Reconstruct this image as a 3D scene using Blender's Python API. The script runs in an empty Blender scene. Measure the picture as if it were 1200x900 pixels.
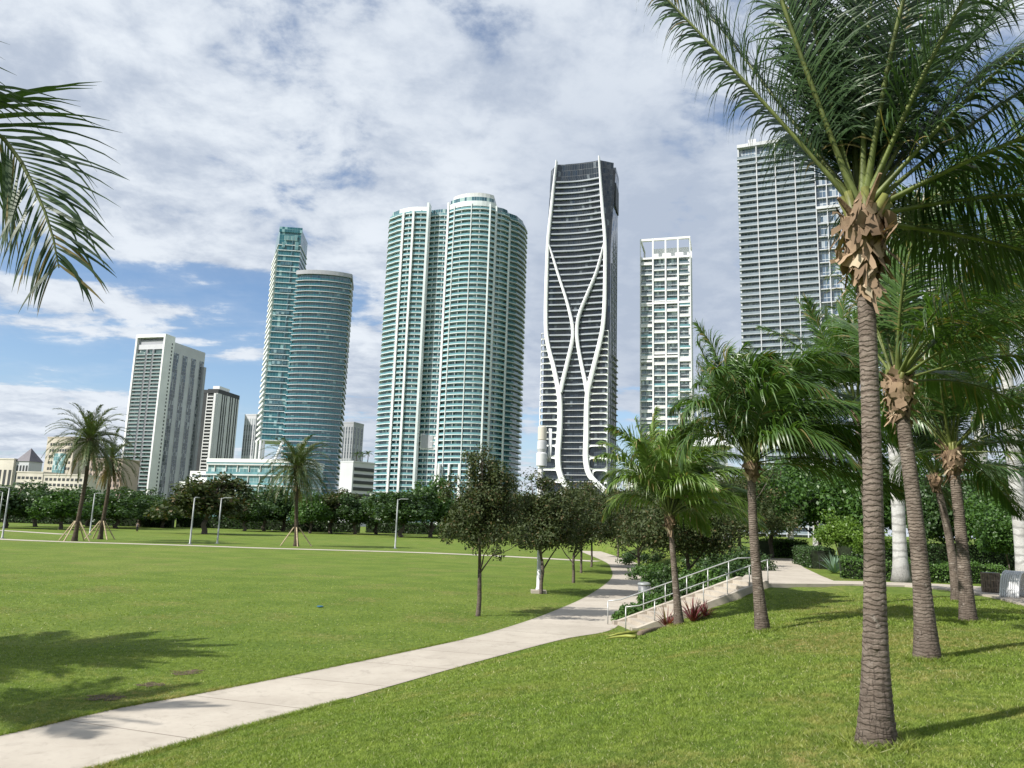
import bpy, bmesh, math, random
import numpy as np
from mathutils import Vector, Matrix
from math import radians, sin, cos, pi, atan2, sqrt

random.seed(7)
RNG = np.random.default_rng(7)
scene = bpy.context.scene
COL = scene.collection

# ------------------------------------------------------------------ camera
FPX, PITCH, ROLL, EYE = 900.0, radians(10.33), radians(1.8), 3.7
_fw = np.array([0, cos(PITCH), sin(PITCH)]); _up = np.array([0, -sin(PITCH), cos(PITCH)]); _rt = np.array([1., 0, 0])
_R = cos(ROLL)*_rt + sin(ROLL)*_up
_U = cos(ROLL)*_up - sin(ROLL)*_rt
_E = np.array([0, 0, EYE])
cam_d = bpy.data.cameras.new('camera'); cam = bpy.data.objects.new('camera', cam_d); COL.objects.link(cam)
cam.matrix_world = Matrix(((_R[0], _U[0], -_fw[0], 0), (_R[1], _U[1], -_fw[1], 0), (_R[2], _U[2], -_fw[2], EYE), (0, 0, 0, 1)))
cam_d.sensor_width = 36; cam_d.lens = 27.0; cam_d.clip_start = 0.05; cam_d.clip_end = 20000
scene.camera = cam

def ray(px, py): return _fw*FPX + _R*(px-600) + _U*(450-py)
def at_z(px, py, z=0.0):                    # survey: the point at height z seen at that bearing
    d = ray(px, py); return _E + d*((z-EYE)/d[2])
def at_y(px, py, Y):
    d = ray(px, py); return _E + d*(Y/d[1])
def at_plane(px, py, o, n):
    d = ray(px, py); return _E + d*(np.dot(o-_E, n)/np.dot(d, n))

# ------------------------------------------------------------------ object helpers
def tag(o, label=None, cat=None, group=None, kind=None):
    if label: o['label'] = label
    if cat: o['category'] = cat
    if group: o['group'] = group
    if kind: o['kind'] = kind
    return o
def thing(name, label, cat, loc=(0, 0, 0), rz=0.0, group=None):
    o = bpy.data.objects.new(name, None); COL.objects.link(o)
    o.empty_display_size = 0.3
    o.location = loc; o.rotation_euler = (0, 0, rz)
    return tag(o, label, cat, group)
def link(name, me, parent=None, loc=None):
    o = bpy.data.objects.new(name, me); COL.objects.link(o)
    if parent: o.parent = parent
    if loc is not None: o.location = loc
    return o
def copy_tree(o, parent=None):
    c = o.copy(); COL.objects.link(c)
    if parent: c.parent = parent
    for ch in list(o.children): copy_tree(ch, c)
    return c
def fast_mesh(name, verts, faces, mats, mat_idx=None, smooth=False):
    """verts (n,3), faces (m,k) arrays (k = 3 or 4), or list of such arrays"""
    me = bpy.data.meshes.new(name)
    verts = np.asarray(verts, dtype=np.float32)
    fl = faces if isinstance(faces, list) else [faces]
    loops = np.concatenate([np.asarray(f).reshape(-1) for f in fl]).astype(np.int32)
    tot = np.concatenate([np.full(len(f), np.asarray(f).shape[1]) for f in fl]).astype(np.int32)
    st = np.concatenate([[0], np.cumsum(tot)[:-1]]).astype(np.int32)
    me.vertices.add(len(verts)); me.vertices.foreach_set('co', verts.reshape(-1))
    me.loops.add(len(loops)); me.loops.foreach_set('vertex_index', loops)
    me.polygons.add(len(tot)); me.polygons.foreach_set('loop_start', st); me.polygons.foreach_set('loop_total', tot)
    if mat_idx is not None: me.polygons.foreach_set('material_index', np.asarray(mat_idx, dtype=np.int32))
    if smooth: me.polygons.foreach_set('use_smooth', np.ones(len(tot), dtype=bool))
    for m in (mats if isinstance(mats, (list, tuple)) else [mats]): me.materials.append(m)
    me.update(calc_edges=True); me.validate()
    return me

class MB:
    def __init__(s): s.v = []; s.f = []; s.uv = []
    def face(s, pts, uv=None):
        b = len(s.v); s.v += [tuple(p) for p in pts]; s.f.append(tuple(range(b, b+len(pts))))
        s.uv.append(uv if uv else [(0, 0)]*len(pts)); return s
    def box(s, x0, x1, y0, y1, z0, z1):
        if x0 > x1: x0, x1 = x1, x0
        if y0 > y1: y0, y1 = y1, y0
        if z0 > z1: z0, z1 = z1, z0
        return s.prism([(x0, y0), (x1, y0), (x1, y1), (x0, y1)], z0, z1)
    def prism(s, poly, z0, z1, bottom=True, top=True, u0=0.0):
        n = len(poly); u = u0
        for i in range(n):
            a, b = poly[i], poly[(i+1) % n]
            L = math.hypot(b[0]-a[0], b[1]-a[1])
            s.face([(a[0], a[1], z0), (b[0], b[1], z0), (b[0], b[1], z1), (a[0], a[1], z1)], [(u, z0), (u+L, z0), (u+L, z1), (u, z1)])
            u += L
        if top: s.face([(p[0], p[1], z1) for p in poly])
        if bottom: s.face([(p[0], p[1], z0) for p in reversed(poly)])
        return s
    def obox(s, c, ax, hx, hy, hz):          # oriented box; ax = 3 unit vectors
        c = np.array(c, float); A = [np.array(a, float) for a in ax]
        P = lambda i, j, k: c + A[0]*hx*i + A[1]*hy*j + A[2]*hz*k
        for q in ([(-1,-1,-1),(-1,1,-1),(1,1,-1),(1,-1,-1)], [(-1,-1,1),(1,-1,1),(1,1,1),(-1,1,1)], [(-1,-1,-1),(1,-1,-1),(1,-1,1),(-1,-1,1)],
                  [(1,-1,-1),(1,1,-1),(1,1,1),(1,-1,1)], [(1,1,-1),(-1,1,-1),(-1,1,1),(1,1,1)], [(-1,1,-1),(-1,-1,-1),(-1,-1,1),(-1,1,1)]):
            s.face([P(*t) for t in q])
        return s
    def tube(s, pts, rad, n=8, caps=True):
        pts = [np.array(p, float) for p in pts]
        if not hasattr(rad, '__len__'): rad = [rad]*len(pts)
        rings = []; ref = None
        for i, p in enumerate(pts):
            d = pts[min(i+1, len(pts)-1)] - pts[max(i-1, 0)]; d = d/(np.linalg.norm(d)+1e-9)
            if ref is None: ref = np.array([1., 0, 0]) if abs(d[0]) < .9 else np.array([0, 1., 0])
            a = ref - d*np.dot(ref, d); a /= np.linalg.norm(a); ref = a; b = np.cross(d, a)
            base = len(s.v)
            for k in range(n):
                t = 2*pi*k/n; s.v.append(tuple(p + (a*cos(t)+b*sin(t))*rad[i]))
            rings.append(base)
        for i in range(len(rings)-1):
            for k in range(n):
                k2 = (k+1) % n
                s.f.append((rings[i]+k, rings[i]+k2, rings[i+1]+k2, rings[i+1]+k)); s.uv.append([(0, 0)]*4)
        if caps:
            s.f.append(tuple(rings[0]+k for k in reversed(range(n)))); s.uv.append([(0, 0)]*n)
            s.f.append(tuple(rings[-1]+k for k in range(n))); s.uv.append([(0, 0)]*n)
        return s
    def lathe(s, prof, n=16, c=(0, 0)):
        rings = []
        for r, z in prof:
            b = len(s.v)
            for k in range(n): s.v.append((c[0]+r*cos(2*pi*k/n), c[1]+r*sin(2*pi*k/n), z))
            rings.append(b)
        for i in range(len(rings)-1):
            for k in range(n):
                k2 = (k+1) % n; s.f.append((rings[i]+k, rings[i]+k2, rings[i+1]+k2, rings[i+1]+k)); s.uv.append([(0, 0)]*4)
        s.f.append(tuple(rings[0]+k for k in reversed(range(n)))); s.uv.append([(0, 0)]*n)
        s.f.append(tuple(rings[-1]+k for k in range(n))); s.uv.append([(0, 0)]*n)
        return s
    def mesh(s, name, mat, smooth=False):
        me = bpy.data.meshes.new(name)
        me.from_pydata([tuple(map(float, p)) for p in s.v], [], s.f)
        uvl = me.uv_layers.new(name='uv')
        flat = [c for f in s.uv for uv in f for c in uv]
        uvl.data.foreach_set('uv', np.array(flat, dtype=np.float32))
        for m in (mat if isinstance(mat, (list, tuple)) else [mat]): me.materials.append(m)
        if smooth: me.polygons.foreach_set('use_smooth', np.ones(len(me.polygons), dtype=bool))
        me.update(); return me
    def build(s, name, mat, parent=None, smooth=False, loc=None):
        return link(name, s.mesh(name, mat, smooth), parent, loc)

# ------------------------------------------------------------------ materials
def new_mat(name):
    m = bpy.data.materials.new(name); m.use_nodes = True
    nt = m.node_tree; nt.nodes.clear()
    out = nt.nodes.new('ShaderNodeOutputMaterial')
    return m, nt, out
def N(nt, t, **kw):
    n = nt.nodes.new(t)
    for k, v in kw.items():
        if k.startswith('i_'):
            key = k[2:]; key = int(key) if key.isdigit() else key
            n.inputs[key].default_value = v
        else: setattr(n, k, v)
    return n
def L(nt, a, b): nt.links.new(a, b)
def math_n(nt, op, a, b=None, c=None, clamp=False):
    n = N(nt, 'ShaderNodeMath', operation=op, use_clamp=clamp)
    for i, x in enumerate((a, b, c)):
        if x is None: continue
        if isinstance(x, (int, float)): n.inputs[i].default_value = x
        else: L(nt, x, n.inputs[i])
    return n.outputs[0]
def mix_c(nt, f, a, b, bt='MIX'):
    n = N(nt, 'ShaderNodeMix', data_type='RGBA', blend_type=bt)
    for sck, x in ((n.inputs[0], f), (n.inputs[6], a), (n.inputs[7], b)):
        if isinstance(x, (int, float)): sck.default_value = x
        elif isinstance(x, tuple): sck.default_value = (*x, 1) if len(x) == 3 else x
        else: L(nt, x, sck)
    return n.outputs[2]
def noise(nt, vec, scale, detail=4, rough=.55, dist=0.0):
    n = N(nt, 'ShaderNodeTexNoise'); n.inputs['Scale'].default_value = scale; n.inputs['Detail'].default_value = detail
    n.inputs['Roughness'].default_value = rough; n.inputs['Distortion'].default_value = dist
    if vec is not None: L(nt, vec, n.inputs['Vector'])
    return n.outputs['Fac']
def smooth(nt, x, lo, hi, a=0.0, b=1.0):
    n = N(nt, 'ShaderNodeMapRange', interpolation_type='SMOOTHSTEP')
    L(nt, x, n.inputs[0]); n.inputs[1].default_value = lo; n.inputs[2].default_value = hi; n.inputs[3].default_value = a; n.inputs[4].default_value = b
    return n.outputs[0]
def bump(nt, h, strength=.3, dist=.02):
    n = N(nt, 'ShaderNodeBump'); n.inputs['Strength'].default_value = strength; n.inputs['Distance'].default_value = dist
    L(nt, h, n.inputs['Height']); return n.outputs[0]
def objco(nt): return N(nt, 'ShaderNodeTexCoord').outputs['Object']

def painted(name, col, rough=.6, var=.12, scale=.6, col2=None, spec=.3, bmp=0.0, bscale=20, metal=0.0):
    m, nt, out = new_mat(name); co = objco(nt)
    f = noise(nt, co, scale, 6, .6)
    c2 = col2 or tuple(c*(1-var*2.2) for c in col)
    c = mix_c(nt, smooth(nt, f, .3, .72), c2, tuple(min(1, c*(1+var*.4)) for c in col))
    p = N(nt, 'ShaderNodeBsdfPrincipled'); L(nt, c, p.inputs['Base Color'])
    p.inputs['Roughness'].default_value = rough; p.inputs['Specular IOR Level'].default_value = spec; p.inputs['Metallic'].default_value = metal
    if bmp: L(nt, bump(nt, noise(nt, co, bscale, 5, .65), bmp, .02), p.inputs['Normal'])
    L(nt, p.outputs[0], out.inputs[0]); return m

def glass_mat(name, base, tint2, cw=1.6, fh=3.2, mull=(.25, .3, .3), mw=.05, light=.12, lightcol=(.35, .45, .45), rough=.08, spec=1.0, ior=1.8, hm=True):
    """coated tower glazing: panes from the wall's own unwrapped metres; some panes with blinds drawn"""
    m, nt, out = new_mat(name)
    uv = N(nt, 'ShaderNodeUVMap').outputs[0]
    sp = N(nt, 'ShaderNodeSeparateXYZ'); L(nt, uv, sp.inputs[0])
    u = math_n(nt, 'DIVIDE', sp.outputs[0], cw); v = math_n(nt, 'DIVIDE', sp.outputs[1], fh)
    cb = N(nt, 'ShaderNodeCombineXYZ'); L(nt, math_n(nt, 'FLOOR', u), cb.inputs[0]); L(nt, math_n(nt, 'FLOOR', v), cb.inputs[1])
    wn = N(nt, 'ShaderNodeTexWhiteNoise'); L(nt, cb.outputs[0], wn.inputs['Vector'])
    big = noise(nt, objco(nt), .03, 3)
    c = mix_c(nt, wn.outputs[0], base, tint2)
    c = mix_c(nt, smooth(nt, wn.outputs[0], 1-light, 1-light*.8), c, lightcol)
    fu = math_n(nt, 'FRACT', u)
    line = math_n(nt, 'LESS_THAN', fu, mw)
    if hm: line = math_n(nt, 'MAXIMUM', line, math_n(nt, 'LESS_THAN', math_n(nt, 'FRACT', v), mw*.9))
    c = mix_c(nt, line, c, mull)
    p = N(nt, 'ShaderNodeBsdfPrincipled'); L(nt, c, p.inputs['Base Color'])
    p.inputs['IOR'].default_value = ior; p.inputs['Specular IOR Level'].default_value = .5
    L(nt, math_n(nt, 'ADD', math_n(nt, 'MULTIPLY', line, .4), rough), p.inputs['Roughness'])
    # each pane sits very slightly out of true, so reflections break up pane by pane
    nm = N(nt, 'ShaderNodeVectorMath', operation='SUBTRACT'); L(nt, wn.outputs[1], nm.inputs[0]); nm.inputs[1].default_value = (.5, .5, .5)
    sc = N(nt, 'ShaderNodeVectorMath', operation='SCALE'); L(nt, nm.outputs[0], sc.inputs[0]); sc.inputs['Scale'].default_value = .05
    gn = N(nt, 'ShaderNodeNewGeometry'); ad = N(nt, 'ShaderNodeVectorMath', operation='ADD'); L(nt, gn.outputs['Normal'], ad.inputs[0]); L(nt, sc.outputs[0], ad.inputs[1])
    no = N(nt, 'ShaderNodeVectorMath', operation='NORMALIZE'); L(nt, ad.outputs[0], no.inputs[0]); L(nt, no.outputs[0], p.inputs['Normal'])
    L(nt, p.outputs[0], out.inputs[0]); return m

def leaf_mat(name, c1, c2, c3=None, rough=.45, trans=.35, spec=.35):
    m, nt, out = new_mat(name)
    g = N(nt, 'ShaderNodeNewGeometry')
    r = g.outputs['Random Per Island']
    c = mix_c(nt, r, c1, c2)
    big = noise(nt, objco(nt), .9, 3)
    c = mix_c(nt, smooth(nt, big, .35, .7, 0, .45), c, tuple(x*1.35 for x in c2))
    if c3: c = mix_c(nt, smooth(nt, r, .90, .93), c, c3)
    p = N(nt, 'ShaderNodeBsdfPrincipled'); L(nt, c, p.inputs['Base Color']); p.inputs['Roughness'].default_value = rough; p.inputs['Specular IOR Level'].default_value = spec
    t = N(nt, 'ShaderNodeBsdfTranslucent'); tc = mix_c(nt, 1.0, c, (1.25, 1.35, .5), 'MULTIPLY'); L(nt, tc, t.inputs[0])
    mx = N(nt, 'ShaderNodeMixShader'); mx.inputs[0].default_value = trans; L(nt, p.outputs[0], mx.inputs[1]); L(nt, t.outputs[0], mx.inputs[2])
    L(nt, mx.outputs[0], out.inputs[0]); return m

def trunk_mat(name, c1, c2, ring=0.0, ringscale=9.0, stain=(.05, .04, .03), lich=None):
    m, nt, out = new_mat(name); co = objco(nt)
    mp = N(nt, 'ShaderNodeMapping'); mp.inputs['Scale'].default_value = (1, 1, 3.2); L(nt, co, mp.inputs[0])
    n1 = noise(nt, mp.outputs[0], 9, 8, .7); n2 = noise(nt, co, 2.2, 5, .6)
    mp2 = N(nt, 'ShaderNodeMapping'); mp2.inputs['Scale'].default_value = (14, 14, 1.2); L(nt, co, mp2.inputs[0])
    n3 = noise(nt, mp2.outputs[0], 3, 5, .7)
    c = mix_c(nt, smooth(nt, n1, .32, .68), c1, c2)
    c = mix_c(nt, smooth(nt, n2, .46, .66, 0, .7), c, stain)
    h = math_n(nt, 'ADD', n1, math_n(nt, 'MULTIPLY', n3, .6))
    if ring:
        w = N(nt, 'ShaderNodeTexWave', wave_type='BANDS', bands_direction='Z'); w.inputs['Scale'].default_value = ringscale; w.inputs['Distortion'].default_value = 6.5
        w.inputs['Detail'].default_value = 4; w.inputs['Detail Scale'].default_value = 1.6; L(nt, co, w.inputs[0])
        zc = N(nt, 'ShaderNodeSeparateXYZ'); L(nt, co, zc.inputs[0]); up_ = smooth(nt, zc.outputs[2], .15, 1.3)
        c = mix_c(nt, math_n(nt, 'MULTIPLY', math_n(nt, 'MULTIPLY', smooth(nt, w.outputs[1], .6, 1.0), .55), up_), c, tuple(x*.38 for x in c1))
        c = mix_c(nt, math_n(nt, 'MULTIPLY', math_n(nt, 'SUBTRACT', 1.0, smooth(nt, math_n(nt, 'ADD', zc.outputs[2], math_n(nt, 'MULTIPLY', n2, .8)), .5, 1.5)), .55), c, (.062, .048, .038))
        crk = math_n(nt, 'MULTIPLY', smooth(nt, n3, .54, .66), math_n(nt, 'SUBTRACT', 1.0, math_n(nt, 'MULTIPLY', up_, .8)))
        c = mix_c(nt, math_n(nt, 'MULTIPLY', crk, .75), c, tuple(x*.3 for x in c1)); h = math_n(nt, 'SUBTRACT', h, math_n(nt, 'MULTIPLY', crk, .8))
        h = math_n(nt, 'SUBTRACT', h, math_n(nt, 'MULTIPLY', smooth(nt, w.outputs[1], .5, 1), ring))
    if lich:
        c = mix_c(nt, smooth(nt, noise(nt, co, 5, 6, .7), .58, .7, 0, .7), c, lich)
    p = N(nt, 'ShaderNodeBsdfPrincipled'); L(nt, c, p.inputs['Base Color']); p.inputs['Roughness'].default_value = .9; p.inputs['Specular IOR Level'].default_value = .15
    L(nt, bump(nt, h, .7, .02), p.inputs['Normal']); L(nt, p.outputs[0], out.inputs[0]); return m

def lawn_mat():
    m, nt, out = new_mat('lawn'); co = objco(nt)
    big = noise(nt, co, .045, 4, .6); mid = noise(nt, co, .35, 5, .6); fine = noise(nt, co, 5, 6, .75); tiny = noise(nt, co, 38, 3, .8)
    c = mix_c(nt, smooth(nt, mid, .36, .64), (.104, .158, .024), (.150, .203, .035))
    c = mix_c(nt, smooth(nt, big, .48, .72, 0, .6), c, (.205, .23, .055))
    dry = math_n(nt, 'MULTIPLY', smooth(nt, noise(nt, co, .22, 5, .65), .50, .68), smooth(nt, fine, .33, .66))
    c = mix_c(nt, math_n(nt, 'MULTIPLY', dry, .62), c, (.235, .195, .08))
    c = mix_c(nt, smooth(nt, fine, .40, .60, .62, 0), c, (.058, .098, .016))
    c = mix_c(nt, smooth(nt, tiny, .62, .8, 0, .5), c, (.17, .20, .07))
    c = mix_c(nt, smooth(nt, tiny, .2, .42, .5, 0), c, (.05, .085, .016))
    p = N(nt, 'ShaderNodeBsdfPrincipled'); L(nt, c, p.inputs['Base Color']); p.inputs['Roughness'].default_value = .85; p.inputs['Specular IOR Level'].default_value = .12
    h = math_n(nt, 'ADD', math_n(nt, 'MULTIPLY', fine, 1.0), math_n(nt, 'MULTIPLY', tiny, .6))
    L(nt, bump(nt, h, .9, .05), p.inputs['Normal']); L(nt, p.outputs[0], out.inputs[0]); return m

def concrete_mat(name, c1=(.37, .332, .282), c2=(.45, .41, .352), joint=True):
    m, nt, out = new_mat(name); co = objco(nt)
    n1 = noise(nt, co, .5, 6, .65); n2 = noise(nt, co, 7, 6, .7); n3 = noise(nt, co, 60, 3, .7)
    c = mix_c(nt, smooth(nt, n1, .3, .7), c1, c2)
    c = mix_c(nt, smooth(nt, n2, .5, .78, 0, .3), c, tuple(x*.62 for x in c1))
    c = mix_c(nt, smooth(nt, n3, .55, .8, 0, .25), c, tuple(x*.6 for x in c1))
    h = math_n(nt, 'ADD', n3, n2)
    if joint:                                        # saw-cut joints every 2.6 m along the path (u runs along it)
        uv = N(nt, 'ShaderNodeUVMap').outputs[0]; sp = N(nt, 'ShaderNodeSeparateXYZ'); L(nt, uv, sp.inputs[0])
        fr = math_n(nt, 'FRACT', math_n(nt, 'DIVIDE', sp.outputs[0], 2.6))
        cell = N(nt, 'ShaderNodeTexWhiteNoise', noise_dimensions='1D'); L(nt, math_n(nt, 'FLOOR', math_n(nt, 'DIVIDE', sp.outputs[0], 2.6)), cell.inputs['W'])
        c = mix_c(nt, math_n(nt, 'MULTIPLY', cell.outputs[0], .22), c, tuple(x*.72 for x in c1))
        ln = math_n(nt, 'LESS_THAN', fr, .012)
        edge = smooth(nt, math_n(nt, 'ABSOLUTE', sp.outputs[1]), .44, .5, 0, .35)
        c = mix_c(nt, edge, c, tuple(x*.7 for x in c1))
        c = mix_c(nt, math_n(nt, 'MULTIPLY', ln, .75), c, (.12, .1, .08))
        h = math_n(nt, 'SUBTRACT', h, math_n(nt, 'MULTIPLY', ln, 2))
    st_ = noise(nt, co, 1.7, 7, .7, .6); c = mix_c(nt, smooth(nt, st_, .52, .70, 0, .4), c, tuple(x*.55 for x in c1))
    vo = N(nt, 'ShaderNodeTexVoronoi', feature='DISTANCE_TO_EDGE'); vo.inputs['Scale'].default_value = .16
    wv = N(nt, 'ShaderNodeVectorMath', operation='ADD'); L(nt, co, wv.inputs[0]); nn_ = N(nt, 'ShaderNodeTexNoise'); nn_.inputs['Scale'].default_value = 2; nn_.inputs['Detail'].default_value = 6; L(nt, co, nn_.inputs['Vector']); L(nt, nn_.outputs[1], wv.inputs[1]); L(nt, wv.outputs[0], vo.inputs['Vector'])
    c = mix_c(nt, math_n(nt, 'MULTIPLY', math_n(nt, 'LESS_THAN', vo.outputs[0], .0009), .3), c, (.12, .1, .08))
    p = N(nt, 'ShaderNodeBsdfPrincipled'); L(nt, c, p.inputs['Base Color']); p.inputs['Roughness'].default_value = .85; p.inputs['Specular IOR Level'].default_value = .2
    L(nt, bump(nt, h, .25, .01), p.inputs['Normal']); L(nt, p.outputs[0], out.inputs[0]); return m

M = {}
M['lawn'] = lawn_mat()
def grass_mat():
    m, nt, out = new_mat('grass_blade'); co = objco(nt); r = N(nt, 'ShaderNodeNewGeometry').outputs['Random Per Island']
    mid = noise(nt, co, .35, 5, .6); fine = noise(nt, co, 5, 6, .75); big = noise(nt, co, .045, 4, .6)
    c = mix_c(nt, r, (.15, .232, .03), (.26, .345, .062))
    c = mix_c(nt, smooth(nt, mid, .35, .7, 0, .5), c, (.27, .32, .065)); c = mix_c(nt, smooth(nt, big, .48, .72, 0, .4), c, (.26, .29, .075))
    dry = math_n(nt, 'MULTIPLY', smooth(nt, noise(nt, co, .22, 5, .65), .48, .66), smooth(nt, fine, .33, .66))
    c = mix_c(nt, math_n(nt, 'MULTIPLY', dry, .85), c, (.36, .28, .125))
    c = mix_c(nt, smooth(nt, fine, .42, .58, .55, 0), c, (.075, .13, .022))
    c = mix_c(nt, smooth(nt, r, .955, .965), c, (.42, .41, .24))
    p = N(nt, 'ShaderNodeBsdfPrincipled'); L(nt, c, p.inputs['Base Color']); p.inputs['Roughness'].default_value = .6; p.inputs['Specular IOR Level'].default_value = .25
    t = N(nt, 'ShaderNodeBsdfTranslucent'); L(nt, mix_c(nt, 1.0, c, (1.2, 1.25, .6), 'MULTIPLY'), t.inputs[0])
    mx = N(nt, 'ShaderNodeMixShader'); mx.inputs[0].default_value = .35; L(nt, p.outputs[0], mx.inputs[1]); L(nt, t.outputs[0], mx.inputs[2]); L(nt, mx.outputs[0], out.inputs[0]); return m
M['grass'] = grass_mat()
M['concrete'] = concrete_mat('path_concrete')
M['plaza'] = concrete_mat('plaza_concrete', (.34, .30, .25), (.42, .38, .32), False)
M['soil'] = painted('bare_soil', (.105, .075, .05), .95, .3, 6, bmp=.6, bscale=30)
M['white'] = painted('white_render', (.76, .77, .77), .6, .05, .05)
M['offwhite'] = painted('offwhite_render', (.62, .63, .63), .7, .08, .05)
M['cream'] = painted('cream_render', (.6, .56, .49), .75, .1, .06)
M['beige'] = painted('beige_render', (.52, .47, .40), .75, .1, .06)
M['pink'] = painted('pinkish_render', (.46, .37, .32), .75, .1, .06)
M['grey'] = painted('grey_render', (.36, .37, .40), .7, .06, .05)
M['ltgrey'] = painted('light_grey_render', (.52, .53, .56), .7, .06, .05)
M['dkgrey'] = painted('dark_grey_panel', (.05, .055, .06), .6, .1, .05)
M['slate'] = painted('slate_roof', (.16, .15, .17), .7, .1, .1)
M['tealslab'] = painted('pale_teal_slab', (.62, .67, .68), .55, .06, .08)
M['tealrail'] = painted('teal_glass_railing', (.14, .31, .345), .18, .15, .12, spec=.8)
M['greenrail'] = painted('green_glass_railing', (.12, .2, .19), .2, .15, .12, spec=.8)
M['greyrail'] = painted('grey_glass_railing', (.22, .27, .31), .2, .15, .12, spec=.8)
M['tealglass'] = glass_mat('teal_glazing', (.018, .065, .085), (.06, .15, .18), 1.5, 3.2, (.3, .4, .4), .07, .14, (.3, .42, .4))
M['marina'] = glass_mat('green_blue_glazing', (.012, .085, .11), (.03, .14, .17), 1.6, 3.4, (.12, .25, .26), .05, .08, (.22, .38, .4), .06, ior=1.6)
M['marinadk'] = glass_mat('deep_green_blue_glazing', (.014, .065, .09), (.035, .12, .155), 1.6, 3.4, (.12, .2, .22), .06, .08, (.2, .32, .35), .06, ior=1.9)
M['darkglass'] = glass_mat('smoky_glazing', (.012, .018, .026), (.026, .036, .048), 1.4, 3.6, (.05, .06, .07), .05, .05, (.12, .14, .16), .06, ior=1.6)
M['winglass'] = glass_mat('window_glazing', (.02, .03, .038), (.06, .08, .09), 1.2, 3.2, (.3, .32, .34), .07, .16, (.3, .33, .34))
M['greenglass'] = glass_mat('bottle_green_glazing', (.02, .05, .05), (.06, .11, .105), 1.4, 3.2, (.2, .27, .26), .07, .16, (.3, .36, .34))
M['podglass'] = glass_mat('pale_teal_glazing', (.05, .15, .165), (.15, .29, .30), 2.2, 3.6, (.4, .5, .5), .06, .2, (.42, .52, .53), .1, ior=1.8)
M['blueglass'] = glass_mat('blue_grey_glazing', (.045, .075, .115), (.12, .17, .23), 1.5, 3.2, (.45, .48, .5), .09, .15, (.3, .34, .38))
M['slabgrey'] = painted('blue_grey_slab_edge', (.36, .39, .43), .6, .08, .1)
M['palewin'] = glass_mat('pale_green_window', (.04, .07, .08), (.14, .21, .215), 1.2, 3.1, (.4, .45, .45), .07, .3, (.36, .45, .44))
M['exo'] = painted('white_exoskeleton', (.78, .79, .80), .5, .04, .05)
M['exoslab'] = painted('grey_balcony_edge', (.32, .35, .39), .5, .08, .1)
M['steel'] = painted('galvanised_steel', (.30, .32, .32), .5, .12, 2, spec=.4, metal=.3)
M['railmetal'] = painted('brushed_rail_metal', (.48, .49, .48), .4, .1, 3, spec=.5, metal=.3)
M['whitemetal'] = painted('white_painted_metal', (.62, .63, .64), .4, .05, 2, spec=.5)
M['binmetal'] = painted('grey_bin_metal', (.16, .17, .18), .45, .15, 4, spec=.4)
M['binbrown'] = painted('brown_bin_slats', (.2, .155, .115), .7, .25, 9, bmp=.3)
M['black'] = painted('dark_metal', (.03, .03, .032), .5, .1, 3)
M['timber'] = painted('timber_stake', (.5, .4, .27), .8, .2, 5)
M['coco'] = trunk_mat('coconut_palm_bark', (.13, .102, .082), (.24, .20, .168), .8, 6.5, (.07, .054, .044), (.33, .30, .265))
M['royal'] = trunk_mat('royal_palm_bark', (.38, .38, .37), (.49, .49, .48), .15, .8, (.34, .33, .31))
M['date'] = trunk_mat('date_palm_bark', (.06, .047, .035), (.12, .095, .07), .5, 4)
M['bark'] = trunk_mat('tree_bark', (.075, .062, .05), (.15, .125, .105), 0, 4, (.04, .035, .03))
M['palebark'] = trunk_mat('pale_tree_bark', (.3, .28, .25), (.44, .42, .38), 0, 4, (.2, .18, .15))
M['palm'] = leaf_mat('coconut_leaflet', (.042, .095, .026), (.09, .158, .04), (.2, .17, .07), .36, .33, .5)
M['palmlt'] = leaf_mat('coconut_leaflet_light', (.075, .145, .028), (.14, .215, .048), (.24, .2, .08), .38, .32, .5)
M['palmdk'] = leaf_mat('coconut_leaflet_dark', (.022, .05, .019), (.046, .086, .028), (.2, .16, .06), .4, .26, .4)  # leaflets of a deep blue-green of their own
M['rachis'] = painted('palm_leaf_stalk', (.13, .16, .045), .5, .2, 5)
M['petiole'] = painted('yellow_green_leaf_base', (.17, .18, .05), .5, .25, 4)
M['fibre'] = painted('dry_palm_fibre', (.24, .165, .105), .95, .4, 9, (.075, .048, .032), .1, .5, 40)
M['boot'] = leaf_mat('dry_leaf_boot', (.05, .032, .02), (.34, .245, .165), (.48, .39, .28), .9, .08, .1)
M['datefrond'] = leaf_mat('date_leaflet', (.04, .066, .026), (.08, .115, .042), (.17, .14, .075), .45, .2, .4)
M['datedry'] = leaf_mat('dry_date_leaflet', (.2, .145, .09), (.3, .23, .15), None, .7, .2, .1)
M['olive'] = leaf_mat('small_olive_leaf', (.028, .044, .016), (.062, .08, .03), (.13, .10, .05), .55, .22, .2)
M['leaf'] = leaf_mat('broad_leaf', (.03, .075, .016), (.07, .14, .028), None, .42, .3, .4)
M['leafdk'] = leaf_mat('dark_broad_leaf', (.022, .05, .015), (.05, .095, .026), None, .42, .25, .4)  # dark leaf; behind the upper walk its tone also stands in for shadow
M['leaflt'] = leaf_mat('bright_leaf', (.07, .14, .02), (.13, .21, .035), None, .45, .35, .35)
M['hedge'] = leaf_mat('hedge_leaf', (.035, .085, .016), (.08, .15, .03), None, .45, .25, .35)
M['agave'] = leaf_mat('blue_green_blade', (.12, .2, .14), (.2, .29, .2), None, .5, .15, .3)
M['red'] = leaf_mat('dark_red_blade', (.10, .022, .03), (.19, .05, .05), (.14, .14, .04), .4, .3, .4)
M['freshfrond'] = painted('yellow_green_stalk', (.26, .285, .06), .5, .2, 3)
M['blue'] = painted('blue_plastic', (.02, .12, .2), .4, .1, 3)
M['skin'] = painted('skin', (.4, .25, .17), .6, .05, 3)
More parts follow.
